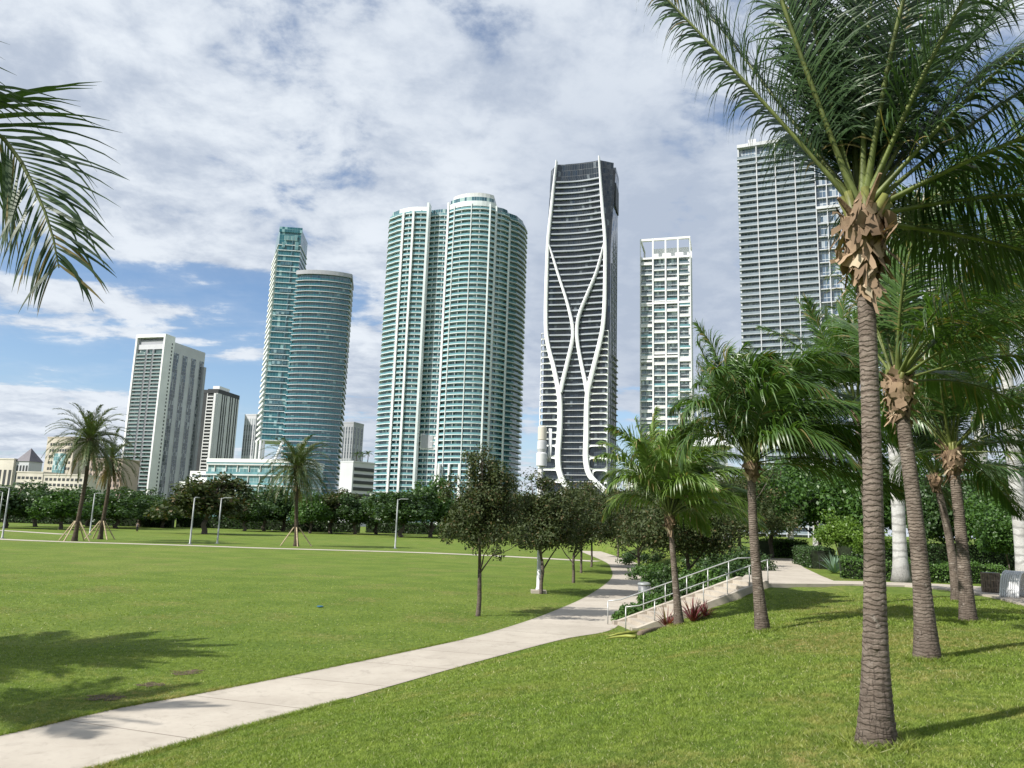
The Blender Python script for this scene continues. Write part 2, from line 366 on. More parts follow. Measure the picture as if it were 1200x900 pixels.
M['cloth'] = painted('grey_cloth', (.12, .12, .14), .9, .1, 3)

# ------------------------------------------------------------------ light
SUN_EL = radians(43); SUN_AZ = atan2(-.86, -.51)      # the sun stands to the left, a little behind the camera
S = Vector((sin(SUN_AZ)*cos(SUN_EL), cos(SUN_AZ)*cos(SUN_EL), sin(SUN_EL)))
sd = bpy.data.lights.new('sun', 'SUN'); sd.energy = 5.0; sd.angle = radians(.55); sd.color = (1, .955, .88)
so = bpy.data.objects.new('sun', sd); COL.objects.link(so); so.rotation_euler = S.to_track_quat('Z', 'Y').to_euler(); so.location = (-40, -40, 80)

world = bpy.data.worlds.new('World'); scene.world = world; world.use_nodes = True
nt = world.node_tree; nt.nodes.clear()
wo = nt.nodes.new('ShaderNodeOutputWorld'); bg = nt.nodes.new('ShaderNodeBackground'); L(nt, bg.outputs[0], wo.inputs[0])
bg.inputs['Strength'].default_value = 0.1
sky = N(nt, 'ShaderNodeTexSky', sky_type='NISHITA'); sky.sun_disc = False; sky.sun_elevation = SUN_EL; sky.sun_rotation = SUN_AZ; sky.altitude = 0
sky.air_density = 1.0; sky.dust_density = .6; sky.ozone_density = 2.2
tc = N(nt, 'ShaderNodeTexCoord').outputs['Generated']
sp = N(nt, 'ShaderNodeSeparateXYZ'); L(nt, tc, sp.inputs[0])
zz = math_n(nt, 'MAXIMUM', sp.outputs[2], 0.0)
den = math_n(nt, 'ADD', zz, .16)
pv = N(nt, 'ShaderNodeCombineXYZ'); L(nt, math_n(nt, 'DIVIDE', sp.outputs[0], den), pv.inputs[0]); L(nt, math_n(nt, 'DIVIDE', sp.outputs[1], den), pv.inputs[1])
az = math_n(nt, 'ARCTAN2', sp.outputs[0], sp.outputs[1]); el = math_n(nt, 'ARCSINE', sp.outputs[2])
def gauss(px, py, wx, wy, amp):
    d = ray(px, py); d = d/np.linalg.norm(d); a0 = atan2(d[0], d[1]); e0 = math.asin(d[2])
    a = math_n(nt, 'DIVIDE', math_n(nt, 'SUBTRACT', az, a0), wx/FPX); b = math_n(nt, 'DIVIDE', math_n(nt, 'SUBTRACT', el, e0), wy/FPX)
    q = math_n(nt, 'ADD', math_n(nt, 'MULTIPLY', a, a), math_n(nt, 'MULTIPLY', b, b))
    return math_n(nt, 'MULTIPLY', math_n(nt, 'EXPONENT', math_n(nt, 'MULTIPLY', q, -1)), amp)
def total(l):
    s = l[0]
    for x in l[1:]: s = math_n(nt, 'ADD', s, x)
    return s
n_big = noise(nt, pv.outputs[0], 1.1, 8, .58, .25)
n_mid = noise(nt, pv.outputs[0], 4.6, 10, .6, .3)
n_fin = noise(nt, pv.outputs[0], 15, 8, .62, .2)
mpv = N(nt, 'ShaderNodeMapping'); mpv.inputs['Scale'].default_value = (.55, 2.0, 1); mpv.inputs['Rotation'].default_value = (0, 0, .12); L(nt, pv.outputs[0], mpv.inputs[0])
n_str = noise(nt, mpv.outputs[0], 2.2, 10, .62, .4)                 # wind-drawn streaks low in the sky
cover = total([math_n(nt, 'MULTIPLY', n_big, .55), math_n(nt, 'MULTIPLY', n_mid, .60), math_n(nt, 'MULTIPLY', n_fin, .16)])   # about .65
bias = total([gauss(260, 352, 260, 34, -.30), gauss(70, 425, 200, 30, -.30), gauss(420, 345, 90, 60, -.22), gauss(260, 470, 120, 60, -.26),
              gauss(690, 505, 110, 60, -.34), gauss(1180, 110, 120, 120, -.12), gauss(560, 20, 110, 60, -.10), gauss(330, 190, 150, 60, -.035), gauss(380, 120, 190, 60, -.03),
              gauss(640, 330, 210, 170, .22), gauss(560, 120, 120, 120, .12), gauss(120, 200, 160, 90, .10), gauss(60, 60, 170, 90, .14), gauss(60, 490, 130, 34, .25), gauss(425, 400, 46, 90, .26),
              gauss(90, 345, 170, 14, .22), gauss(900, 450, 200, 120, .1), gauss(290, 300, 190, 16, .16)])
strk = math_n(nt, 'MULTIPLY', math_n(nt, 'SUBTRACT', n_str, .5), smooth(nt, el, .15, .42, .95, .15))
cv = total([cover, bias, strk])
mask = smooth(nt, cv, .50, .655)
mask = math_n(nt, 'ADD', math_n(nt, 'MULTIPLY', mask, .84), math_n(nt, 'MULTIPLY', smooth(nt, cv, .30, .6), .16))
greyw = total([gauss(700, 330, 190, 200, .95), gauss(440, 470, 90, 120, .55), gauss(900, 300, 220, 260, .45), gauss(540, 90, 170, 110, .22), gauss(330, 265, 120, 40, .18), gauss(560, 230, 70, 90, -.35), gauss(50, 490, 150, 50, -.6), gauss(430, 360, 40, 70, -.9), gauss(930, 60, 150, 120, -.3), gauss(200, 100, 260, 110, -.18)])
lum = total([math_n(nt, 'MULTIPLY', n_mid, .55), math_n(nt, 'MULTIPLY', n_big, .35), math_n(nt, 'MULTIPLY', n_fin, .22)])
lum = math_n(nt, 'SUBTRACT', math_n(nt, 'MULTIPLY', smooth(nt, lum, .42, .66), math_n(nt, 'SUBTRACT', 1.0, math_n(nt, 'MULTIPLY', math_n(nt, 'MAXIMUM', math_n(nt, 'MINIMUM', greyw, 1.0), 0.0), .62))), math_n(nt, 'MULTIPLY', greyw, .16))
cc = mix_c(nt, math_n(nt, 'MAXIMUM', lum, 0.0), (3.25, 3.75, 4.6), (5.6, 6.0, 6.5))
skyc = mix_c(nt, 1.0, sky.outputs[0], (.95, 1.0, 1.05), 'MULTIPLY')
hz = smooth(nt, el, 0.0, .22, .45, 0)
skyc = mix_c(nt, hz, skyc, (3.6, 4.4, 5.4))
L(nt, mix_c(nt, mask, skyc, cc), bg.inputs['Color'])

scene.view_settings.view_transform = 'Standard'; scene.view_settings.look = 'None'; scene.view_settings.exposure = 0.55; scene.view_settings.gamma = 1
scene.render.engine = 'CYCLES'

# ------------------------------------------------------------------ the lie of the land
PL = 2.0                                             # plateau height over the big lawn
PATH_L = np.array([(-22, -10), (-17.5, -2.3), (-13, 5.4), (-10, 10.5), (-8.25, 13.53), (-7.36, 15.48), (-6.2, 17.2), (-4.14, 20.67), (-1.35, 25.67), (.25, 29.4), (2.05, 34.6), (4.64, 43.7), (7.69, 57.8), (9.4, 70.7), (10.64, 85.7), (11, 120)], float)
PATH_R = np.array([(-19.4, -11.3), (-15, -3.6), (-10.5, 4.2), (-7.6, 9.2), (-5.94, 12.1), (-4.97, 13.91), (-3.29, 16.9), (-.8, 21.6), (1.97, 26.5), (3.6, 28.6), (4.5, 31.2), (5.3, 36.0), (8.1, 43.0), (11.42, 57.7), (13.2, 70.1), (14.0, 87.7), (14.4, 120)], float)
ST_O = np.array([4.52, 29.83]); E1 = np.array([.984, .18]); E2 = np.array([-.18, .984]); ST_L = 5.2; ST_H = 1.78; ST_W = 1.08; ZPL = 1.74
def poly_sdist(x, y, P):                             # signed distance, + to the right of the walk
    best = np.full(x.shape, 1e9); sg = np.zeros(x.shape)
    for a, b in zip(P[:-1], P[1:]):
        d = b-a; l2 = d@d
        t = np.clip(((x-a[0])*d[0]+(y-a[1])*d[1])/l2, 0, 1)
        dx = x-(a[0]+t*d[0]); dy = y-(a[1]+t*d[1]); dd = np.hypot(dx, dy)
        s = np.where(d[0]*dy-d[1]*dx < 0, 1., -1.)
        m = dd < best; best = np.where(m, dd, best); sg = np.where(m, s, sg)
    return best*sg
def sstep(x, a, b): t = np.clip((x-a)/(b-a), 0, 1); return t*t*(3-2*t)
def tz(x, y):
    x = np.asarray(x, float); y = np.asarray(y, float)
    s = poly_sdist(x, y, PATH_R)
    slope = .2 + .15*sstep(y, 29, 33)
    z = np.where(s > 0, s*slope, 0)
    k = .55; a, b = z, PL-(PL-ZPL)*sstep(y, 13, 25)
    h = np.clip(.5+.5*(b-a)/k, 0, 1); z2 = b*(1-h)+a*h-k*h*(1-h)
    z = np.where(s > 0, np.maximum(z2*sstep(s, -.1, 1.2)+.0*s, 0), 0)
    und = (np.sin(x*.9+.4*y)*np.cos(y*.7-.3*x)+.5*np.sin(x*2.3+1.1)*np.sin(y*1.9))*.02
    z = z + und*sstep(s, .6, 2.5)*np.clip(1-np.maximum(z-1.5, 0)/.25, 0, 1)
    u = (x-ST_O[0])*E1[0]+(y-ST_O[1])*E1[1]; v = (x-ST_O[0])*E2[0]+(y-ST_O[1])*E2[1]
    instair = (np.abs(v) < ST_W+.05) & (u > -.3) & (u < ST_L+1.2)
    fr_ = 1-sstep(-v-ST_W-.1, 0, 3.2); infr = (v < 0) & (u > -1.5) & (u < ST_L+2.5)
    lim = np.clip(u*ST_H/ST_L, 0, ST_H)-.10*sstep(u, 0, .5)
    z = np.where(infr, z*(1-fr_)+lim*fr_, z)
    z = np.where(instair, np.minimum(z, np.clip(u*ST_H/ST_L, 0, ST_H)-.35*sstep(u, .25, .7)), z)
    return z
def tz1(x, y): return float(tz(np.array([x]), np.array([y]))[0])

def grade(lo, hi, near_lo, near_hi, st):
    a = [near_lo]; g = st
    while a[-1] > lo: g *= 1.35; a.append(a[-1]-g)
    b = [near_hi]; g = st
    while b[-1] < hi: g *= 1.35; b.append(b[-1]+g)
    return np.array(sorted(a[1:]) + list(np.arange(near_lo, near_hi+1e-6, st)) + b[1:])
gx = grade(-4000, 4000, -12, 24, .3); gy = grade(-600, 6000, 1, 48, .3)
GX, GY = np.meshgrid(gx, gy); GZ = tz(GX, GY)
nx, ny = len(gx), len(gy)
idx = np.arange(nx*ny).reshape(ny, nx)
quads = np.stack([idx[:-1, :-1], idx[:-1, 1:], idx[1:, 1:], idx[1:, :-1]], -1).reshape(-1, 4)
g = link('ground', fast_mesh('ground', np.stack([GX, GY, GZ], -1).reshape(-1, 3), quads, M['lawn'], smooth=True)); tag(g, kind='structure')

def resample(P, n):
    P = np.asarray(P, float)
    # Catmull-Rom through the surveyed edge, then even steps
    Q = [];  E = np.vstack([2*P[0]-P[1], P, 2*P[-1]-P[-2]])
    for i in range(1, len(E)-2):
        p0, p1, p2, p3 = E[i-1], E[i], E[i+1], E[i+2]
        for t in np.linspace(0, 1, 12, endpoint=False):
            Q.append(.5*((2*p1)+(-p0+p2)*t+(2*p0-5*p1+4*p2-p3)*t*t+(-p0+3*p1-3*p2+p3)*t**3))
    Q.append(P[-1]); Q = np.array(Q)
    d = np.concatenate([[0], np.cumsum(np.linalg.norm(np.diff(Q, axis=0), axis=1))])
    s = np.linspace(0, d[-1], n)
    return np.stack([np.interp(s, d, Q[:, k]) for k in range(Q.shape[1])], -1)
def strip(Lp, Rp, z, name, mat, kind='structure', n=160):
    A, B = resample(Lp, n), resample(Rp, n); b = MB(); u = 0
    for i in range(n-1):
        du = np.linalg.norm((A[i+1]+B[i+1]-A[i]-B[i])/2)
        b.face([(*A[i], z), (*B[i], z), (*B[i+1], z), (*A[i+1], z)], [(u, -.5), (u, .5), (u+du, .5), (u+du, -.5)]); u += du
    return tag(b.build(name, mat), kind=kind)
strip(PATH_L, PATH_R, .012, 'path', M['concrete'], n=320)
def ribbon(pix, w, name):
    P = np.array([at_z(*p)[:2] for p in pix]); d = np.gradient(P, axis=0); d /= np.linalg.norm(d, axis=1)[:, None]; nn = np.stack([-d[:, 1], d[:, 0]], -1)
    return strip(P+nn*w/2, P-nn*w/2, .02, name, M['concrete'], n=60)
ribbon([(-60, 628.5), (0, 632.0), (75, 635), (160, 637.5), (225, 639.5), (300, 642.2), (400, 645), (500, 648), (600, 652.5), (700, 658)], 2.6, 'far_path')
ribbon([(-60, 618.5), (0, 621.6), (40, 624), (77, 626.3)], 2.6, 'side_path')

for i, (px, py, r) in enumerate([(218, 788, .30), (178, 802, .24), (124, 817.5, .27)]):   # bare spots in the lawn
    c = at_z(px, py); b = MB(); n = 18; rr = np.random.default_rng(i)
    b.face([(c[0]+r*1.3*(.5+.9*rr.random())*cos(2*pi*k/n), c[1]+r*(.5+.9*rr.random())*sin(2*pi*k/n), .008) for k in range(n)])
    tag(b.build('bare_soil', M['soil']), kind='structure')

# ------------------------------------------------------------------ upper walk and the stairs
ZP = 1.80
pz = [tuple(ST_O + E1*ST_L - E2*ST_W)] + [tuple(at_z(px, py, ZP)[:2]) for px, py in [(1000, 684.5), (1060, 686), (1110, 690), (1160, 698), (1230, 716), (1400, 750), (1400, 702), (1230, 691), (1160, 688), (1100, 684.2), (1010, 681), (977, 680.5), (963, 675), (942, 665), (928, 654.5), (897, 654)]] + [tuple(ST_O + E1*ST_L + E2*ST_W)]
b = MB(); b.prism(list(pz), 1.15, ZP)
tag(b.build('upper_walk', M['plaza']), kind='structure')

stair_rz = atan2(E1[1], E1[0])
st = thing('concrete_stairs', 'pale concrete stairs with low side walls climbing from the path to the upper walk', 'stairs', (ST_O[0], ST_O[1], 0), stair_rz)
NS = 13; tr = ST_L/NS; rs = ST_H/NS
b = MB()
for k in range(NS):
    b.box(k*tr, ST_L if k == NS-1 else (k+1)*tr+.035, -ST_W+.152, ST_W-.152, max(0, (k-1.2)*rs)+.001*k, (k+1)*rs)
b.build('steps', M['plaza'], st)
for sgn in (-1, 1):
    b = MB(); y0, y1 = sgn*(ST_W-.15), sgn*(ST_W+.09)
    if y0 > y1: y0, y1 = y1, y0
    prof = [(-.15, -.3), (ST_L+.02, 1.1), (ST_L+.02, ST_H+.12), (ST_L-.1, ST_H+.12), (.05, .16), (-.15, .16)]
    b.face([(x, y0, z) for x, z in prof]); b.face([(x, y1, z) for x, z in reversed(prof)])
    for i in range(len(prof)):
        a, c = prof[i], prof[(i+1) % len(prof)]
        b.face([(a[0], y0, a[1]), (a[0], y1, a[1]), (c[0], y1, c[1]), (c[0], y0, c[1])])
    b.build('side_wall', M['plaza'], st)
def handrail(label, v, ends):
    h = thing('handrail', label, 'handrail', (ST_O[0], ST_O[1], 0), stair_rz, 'handrails of the park stairs')
    sl = ST_H/ST_L; gz = lambda u: max(0, min(ST_H, u*sl))
    RH = .88
    u0, u1, us = ends
    pts = [(u0, v, gz(u0)+RH), (0.15, v, gz(.15)+RH)] + [(u, v, gz(u)+RH) for u in np.linspace(.6, ST_L-.1, 6)] + [(u1, v, ST_H+RH)]
    MB().tube(pts, .022, 8).build('top_rail', M['railmetal'], h, True)
    proto = MB().tube([(0, 0, 0), (0, 0, RH)], .021, 8).mesh('post', M['railmetal'], True)
    for u in us: link('post', proto, h, (u, v, gz(u)+(.02 if u < 0 or u > ST_L else .0)))
    return h
handrail('steel handrail on the far side of the stairs, beside the green shrubs', ST_W-.03, (-.35, ST_L+.5, [-.35, 1.1, 2.0, 2.9, 3.8, 4.7, ST_L+.5]))
handrail('steel handrail on the near side of the stairs, beside the sloping grass', -ST_W+.03, (-.35, ST_L+.05, [-.35, .75, 1.7, 2.65, 3.6, 4.5, ST_L+.05]))

# ------------------------------------------------------------------ the towers
def slab_floors(root, poly_slab, poly_rail, poly_core, z0, fh, n, mats, names=('floor_slab', 'railing'), slab_t=.5, rail_h=1.1, every=1):
    """shared floor plates up a tower: one slab (> railing) per storey"""
    sm = MB().prism(poly_slab, -slab_t, 0).mesh(names[0], mats[0])
    rm = MB().prism(poly_rail, 0.002, rail_h, bottom=False, top=False).mesh(names[1], mats[1]) if poly_rail else None
    for k in range(n):
        s = link(names[0], sm, root, (0, 0, z0+k*fh))
        if rm: link(names[1], rm, s)
def inset(poly, d):
    """offset a ccw polygon inwards"""
    P = [np.array(p, float) for p in poly]; n = len(P); out = []
    for i in range(n):
        a, b, c = P[i-1], P[i], P[(i+1) % n]
        e1 = (b-a)/np.linalg.norm(b-a); e2 = (c-b)/np.linalg.norm(c-b)
        n1 = np.array([-e1[1], e1[0]]); n2 = np.array([-e2[1], e2[0]])
        m = n1+n2; m /= max(.35, m@n1) if np.linalg.norm(m) > 1e-6 else 1
        out.append(tuple(b+m*d))
    return out
def rect(x0, x1, y0, y1): return [(x0, y0), (x1, y0), (x1, y1), (x0, y1)]
def spline2(P, n): return [tuple(p) for p in resample(P, n)]

# --- broad teal balcony tower with two bowed bays
o = at_z(529, 240, 190)
rz = radians(-8)
T = thing('apartment_tower', 'broad pale teal apartment tower with bowed bays and white balcony edges, widest in the skyline', 'tower', (o[0], o[1], 0), rz)
k_ = .478
front = [(-85, 17), (-84, 9), (-79, 3.4), (-70, .4)]
lob = spline2([(-66, -1.2), (-47, -4.6), (-27.5, -4.2)], 7)
rec = spline2([(-25.5, .8), (-13, -.4), (-2.5, .2)], 4)
bow = spline2([(-1, -3.4), (8, -6.3), (22, -8.6), (38, -8.8), (50, -7), (57, -4.4)], 12)
rgt = [(57.6, -1.5), (66, 1.2), (71, 4.6), (71.6, 8.6), (80, 13), (86, 22), (87, 32)]
plan = [(p[0]*k_*1.02, p[1]) for p in front+lob+rec+bow+rgt] + [(30, 46), (-28, 46)]
FH, NF = 3.22, 58
core = inset(plan, 1.7)
MB().prism(core, 0, FH*NF+1.2).build('glazing', M['tealglass'], T)
sm = MB().prism(plan, -.30, .10).mesh('balcony', M['tealslab'])
rmesh = MB().prism(inset(plan, .14), .10, 1.15, bottom=False, top=False).mesh('railing', M['tealrail'])
for kf in range(1, NF):
    s = link('balcony', sm, T, (0, 0, kf*FH)); link('railing', rmesh, s)
def fin(u, v, w, d, z0, z1, mat, name='pilaster'):
    MB().box(u-w/2, u+w/2, v-d, v+d, z0, z1).build(name, mat, T)
fin(-57.5*k_*1.02, -2.9, 1.15, 1.0, 0, FH*NF-2, M['white'])
fin(-44*k_*1.02, -4.75, 1.15, 1.0, 0, FH*NF-2, M['white'])
fin(-26.6*k_*1.02, -2.0, 1.3, 2.7, 0, FH*NF+3, M['tealslab'])
fin(-1.9*k_*1.02, -1.6, 1.2, 2.3, 0, FH*NF+3, M['white'])
fin(29*k_*1.02, -8.8, .5, .4, 0, FH*NF, M['tealslab'])
fin(7*k_*1.02, -5.9, .55, .5, 0, FH*NF, M['tealslab'])
fin(51*k_*1.02, -6.9, .9, .6, 0, FH*NF, M['tealslab'])
fin(57.4*k_*1.02, -3.0, .9, 1.3, 0, FH*NF, M['tealslab'])
fin(71.4*k_*1.02, 6.5, .8, 1.6, 0, FH*NF-6, M['tealslab'])
# upstand partitions between the balconies of each bay
for u, v in [(-36, -4.2), (-20, .4), (-14, -.1), (-8, .1), (17, -7.6), (40, -8.5), (63, .6), (-62, -1.6), (-51, -3.9)]:
    MB().box(u*k_-.12, u*k_+.12, v, v+1.9, 0, FH*NF-1).build('partition', M['tealslab'], T)
ztop = FH*NF
b = MB(); lp = [(p[0]*k_, p[1]+.9) for p in lob]
b.prism(lp + [(-27.5*k_, 18), (-64*k_, 18)], ztop-3.4, ztop+.9); b.build('roof_screen', M['white'], T)
b = MB(); b.prism([(p[0]*k_*1.02*.93+.5, p[1]+1.4) for p in bow] + [(25, 20), (2, 20)], ztop-.8, ztop+4.6); b.build('penthouse', M['tealglass'], T)
b = MB(); b.prism([(p[0]*k_*1.02*.99, p[1]+.2) for p in bow] + [(27, 20), (0, 20)], ztop-1.5, ztop+1.6); b.build('roof_screen', M['tealslab'], T)
b = MB(); b.prism([(p[0]*k_*1.02*.86+2, p[1]+2.2) for p in bow] + [(25, 20), (4, 20)], ztop+4.6, ztop+7.4); b.build('roof_screen', M['offwhite'], T)
MB().box(-24*k_, -3*k_, .1, 1.2, 43.5, 52.5).build('sky_lobby', M['offwhite'], T)
MB().box(-22.5*k_, -9*k_, -.3, .2, 44.4, 51.8).build('opening', M['grey'], T)
for u in (4, 16, 28, 40, 52): MB().box(u*k_-.5, u*k_+.5, -9.3, -6.0, 0, 35).build('column', M['white'], T)

# --- the X-braced tower in a white exoskeleton
o = at_z(674, 186.5, 215); rz = radians(-17)
nrm = np.array([sin(rz), -cos(rz), 0]); O3 = np.array([o[0], o[1], 0])
ex = np.array([cos(rz), sin(rz), 0])
def uz(px, py):
    p = at_plane(px, py, O3, nrm); return float((p-O3)@ex), float(p[2])
T = thing('braced_tower', 'slender dark glass tower wrapped in a curving white X shaped exoskeleton', 'tower', (o[0], o[1], 0), rz)
colL = [uz(*p) for p in [(652.7, 189), (650, 212), (647.2, 238), (643.8, 270), (642.2, 290), (640.8, 330), (640, 370), (641, 395), (645, 415), (648.6, 428), (653, 449), (655.8, 464), (656.6, 482), (656, 506), (654.2, 531), (655, 549), (659, 562), (667, 575)]]
colR = [uz(*p) for p in [(702.2, 184), (703.8, 210), (706, 243), (708.4, 270), (709.4, 290), (709.4, 310), (708.7, 355), (706.8, 382), (703.2, 401), (698, 422), (692.2, 445), (689, 459), (687.6, 480), (687.2, 511), (686.6, 536), (689.5, 553), (697, 564), (709, 575)]]
dgL = [uz(*p) for p in [(642.6, 284), (648, 301), (655, 324), (664, 352), (669.5, 374), (671.5, 388), (670.8, 400), (665.8, 422), (660.2, 445), (656.8, 460)]]
dgR = [uz(*p) for p in [(708.6, 284), (704, 302), (698, 322), (688, 346), (679.3, 368), (676.4, 384), (677, 401), (681, 424), (685.6, 446), (688, 460)]]
WL = min(p[0] for p in colL)-.8; WR = max(p[0] for p in colR)+.6
zk = colL[4][1]                                     # below this the corners are square
HT = 213.0; DEP = 30.0
secs = []
def sec(z):
    t = max(0, min(1, (z-zk)/(HT-zk)))
    lu, ru = np.interp(z, [p[1] for p in colL][::-1], [p[0] for p in colL][::-1]), np.interp(z, [p[1] for p in colR][::-1], [p[0] for p in colR][::-1])
    if z < zk: lu, ru = WL+.5, WR-.5
    c = 7*t
    m = (lu+ru)/2
    pts = [(WL-.2*t, c+.6), (lu, .35), (lu+.3*(m-lu), 1.2), (m, 1.6), (ru-.3*(ru-m), 1.2), (ru, .35), (WR+1.8*t, c*.75+.6), (WR-.6, c*.75+3.2+3*t)]
    pts += [(WR+.5+1.6*t, 5+7*t), (WR+.5+1.0*t, DEP-3), (WR-3, DEP), (WL+3, DEP), (WL-.2*t, DEP-3)]
    return pts
zs = list(np.linspace(0, zk, 12)) + list(np.linspace(zk, HT, 12))[1:]
b = MB(); prev = None
for z in zs:
    P = sec(z)
    if prev:
        z0, Q = prev; u = 0
        for i in range(len(P)):
            j = (i+1) % len(P); dL = math.dist(P[i], P[j])
            b.face([(*Q[i], z0), (*Q[j], z0), (*P[j], z), (*P[i], z)], [(u, z0), (u+dL, z0), (u+dL, z), (u, z)]); u += dL
    prev = (z, P)
b.face([(*p, HT-2.5) for p in sec(HT)])
b.build('glazing', M['darkglass'], T)
# crown of taller back block
MB().prism([(WR-1, 12), (WR+2.1, 12.2), (WR+1.5, DEP-3), (WR-1, DEP-3)], HT-24, HT-9.5).build('back_parapet', M['dkgrey'], T)
def ribbon3(poly, w0, w1, y0, y1, n=70, name='exoskeleton_column'):
    P = resample(poly, n); d = np.gradient(P, axis=0); d /= np.linalg.norm(d, axis=1)[:, None]
    nn = np.stack([-d[:, 1], d[:, 0]], -1); b = MB(); t = np.linspace(0, 1, n)
    w = (w0*(.55+.45*np.clip(t/.14, 0, 1)) + (w1-w0)*t**1.3)/2
    A = P+nn*w[:, None]; B = P-nn*w[:, None]; C_ = P
    r = lambda q, y: (q[0], y, q[1])
    for i in range(n-1):                            # rounded front: centre ridge stands proud
        b.face([r(A[i], y0+.35), r(C_[i], y0), r(C_[i+1], y0), r(A[i+1], y0+.35)]); b.face([r(C_[i], y0), r(B[i], y0+.35), r(B[i+1], y0+.35), r(C_[i+1], y0)])
        b.face([r(A[i+1], y0+.35), r(A[i+1], y1), r(A[i], y1), r(A[i], y0+.35)][::-1]); b.face([r(B[i], y0+.35), r(B[i], y1), r(B[i+1], y1), r(B[i+1], y0+.35)][::-1])
    return b.build(name, M['exo'], T, True)
ribbon3(colL, 1.3, 2.9, -2.1, 1.4); ribbon3(colR, 1.3, 2.9, -2.1, 1.4)
ribbon3(dgL, 1.1, 2.0, -1.9, 1.2, 50, 'exoskeleton_brace'); ribbon3(dgR, 1.1, 2.0, -1.9, 1.2, 50, 'exoskeleton_brace')
# floor edges between the columns, sagging in plan; one balcony per storey
iL = lambda z: float(np.interp(z, [p[1] for p in colL][::-1], [p[0] for p in colL][::-1]))
iR = lambda z: float(np.interp(z, [p[1] for p in colR][::-1], [p[0] for p in colR][::-1]))
FHJ = 3.55
z = 13.0
zlow = colL[11][1]; ztopb = colL[1][1]
while z < ztopb+1:
    l, r_ = iL(z)+.3, iR(z)-.3; n = 14; b = MB()
    us = np.linspace(l, r_, n); c = (l+r_)/2; h = (r_-l)/2
    q = np.abs((us-c)/h)
    if z > zk-3: v = -1.1+1.9*(1-q**2); th = .8
    elif z > zlow: v = -.9+1.2*(q**.7)*0+1.5*(1-q)**1.2; th = .8
    else: v = np.full(n, .1); th = .32
    for i in range(n-1):
        a, c2 = (us[i], v[i]), (us[i+1], v[i+1])
        b.face([(*a, z), (*c2, z), (*c2, z+th), (*a, z+th)]); b.face([(*a, z+th), (*c2, z+th), (c2[0], 2.2, z+th), (a[0], 2.2, z+th)]); b.face([(*c2, z), (*a, z), (a[0], 2.2, z), (c2[0], 2.2, z)])
    b.build('balcony', M['exoslab'] if z > zlow else M['ltgrey'], T); z += FHJ
# scooped white balconies flaring out either side of the lower columns
z = 14.0; k = 0
zc0 = uz(640, 397)[1]
while z < zc0:
    tall = z < 41; fhh = 6.6 if tall else FHJ
    for sd_, ic, edge in ((-1, iL, WL-1.4), (1, iR, WR+.3)):
        e = ic(z+fhh/2) + (-.6 if sd_ < 0 else .6)
        x0, x1 = (edge, e) if sd_ < 0 else (e, edge)
        if x1-x0 < 1.4: continue
        cx, cz, hx, hz_ = (x0+x1)/2+(-.25 if sd_ < 0 else .25), z+fhh*.5, (x1-x0)/2, fhh/2
        b = MB(); n = 24; ang = [2*pi*i/n for i in range(n)]
        def sup(a, rx, rz_, p=.55): return (math.copysign(abs(cos(a))**p, cos(a))*rx, math.copysign(abs(sin(a))**p, sin(a))*rz_)
        for i in range(n):
            a0, a1 = ang[i], ang[(i+1) % n]
            o0, o1 = sup(a0, hx, hz_, .12), sup(a1, hx, hz_, .12)
            i0, i1 = sup(a0, hx*.92, hz_*.82, .5), sup(a1, hx*.92, hz_*.82, .5)
            yo = -.55 if not tall else -.9
            Pq = lambda q, y: (cx+q[0], y, cz+q[1])
            b.face([Pq(o0, yo+.5), Pq(i0, yo), Pq(i1, yo), Pq(o1, yo+.5)][::-1]); b.face([Pq(i0, yo), Pq(i0, 1.0), Pq(i1, 1.0), Pq(i1, yo)][::-1])
            b.face([Pq(o1, yo+.5), Pq(o1, 1.2), Pq(o0, 1.2), Pq(o0, yo+.5)][::-1])
        b.build('scooped_balcony', M['exo'], T)
    z += fhh
# side wall ribs and floor lines on the shaded return
for yv in (9.5, 15, 21, 27): MB().box(WR+.2, WR+.85, yv-.3, yv+.3, 0, HT-16 if yv > 10 else HT-60).build('side_rib', M['exoslab'], T)
for i in range(1, 54): MB().box(WR+.2, WR+.72+(.9 if i < 28 else 0), 12, 28, i*3.6+2, i*3.6+2.45).build('side_floor_edge', M['grey'], T)

# --- white grid tower
o = at_z(750, 281, 170)
T = thing('grid_tower', 'white gridded residential tower with open pergola top, right of the X braced tower', 'tower', (o[0], o[1], 0), radians(-16))
W, D, HK, FK = 28.7, 21.0, 170.0, 3.12
MB().box(1, W-1, 1.9, D, 0, 158).build('glazing', M['palewin'], T)
MB().box(W-1.4, W, .9, D, 0, 160).build('side_wall', M['offwhite'], T)
MB().box(0, .8, 1.5, D, 0, 160).build('side_wall', M['offwhite'], T)
xs = [0, W*.258, W*.51, W*.755, W]
for x in xs: MB().box(max(0, x-.42)if x > 0 else 0, min(W, x+.42) if x < W else W, 0, 1.6, 0, HK).build('frame_post', M['white'], T)
MB().box(-.002, W+.002, -.05, 1.7, HK-1, HK+.2).build('frame_beam', M['white'], T)
MB().box(0, 1, D-1, D, 158, HK).build('frame_post', M['white'], T); MB().box(W-1, W, D-1, D, 158, HK).build('frame_post', M['white'], T)
MB().box(W-1, W, 1.8, D+.1, HK-.9, HK).build('frame_beam', M['white'], T); MB().box(.05, 1, 1.8, D+.1, HK-.9, HK).build('frame_beam', M['white'], T)
MB().box(7, W-1.2, 5, D-2, 158, 165.5).build('roof_plant', M['white'], T)
rr = np.random.default_rng(3)
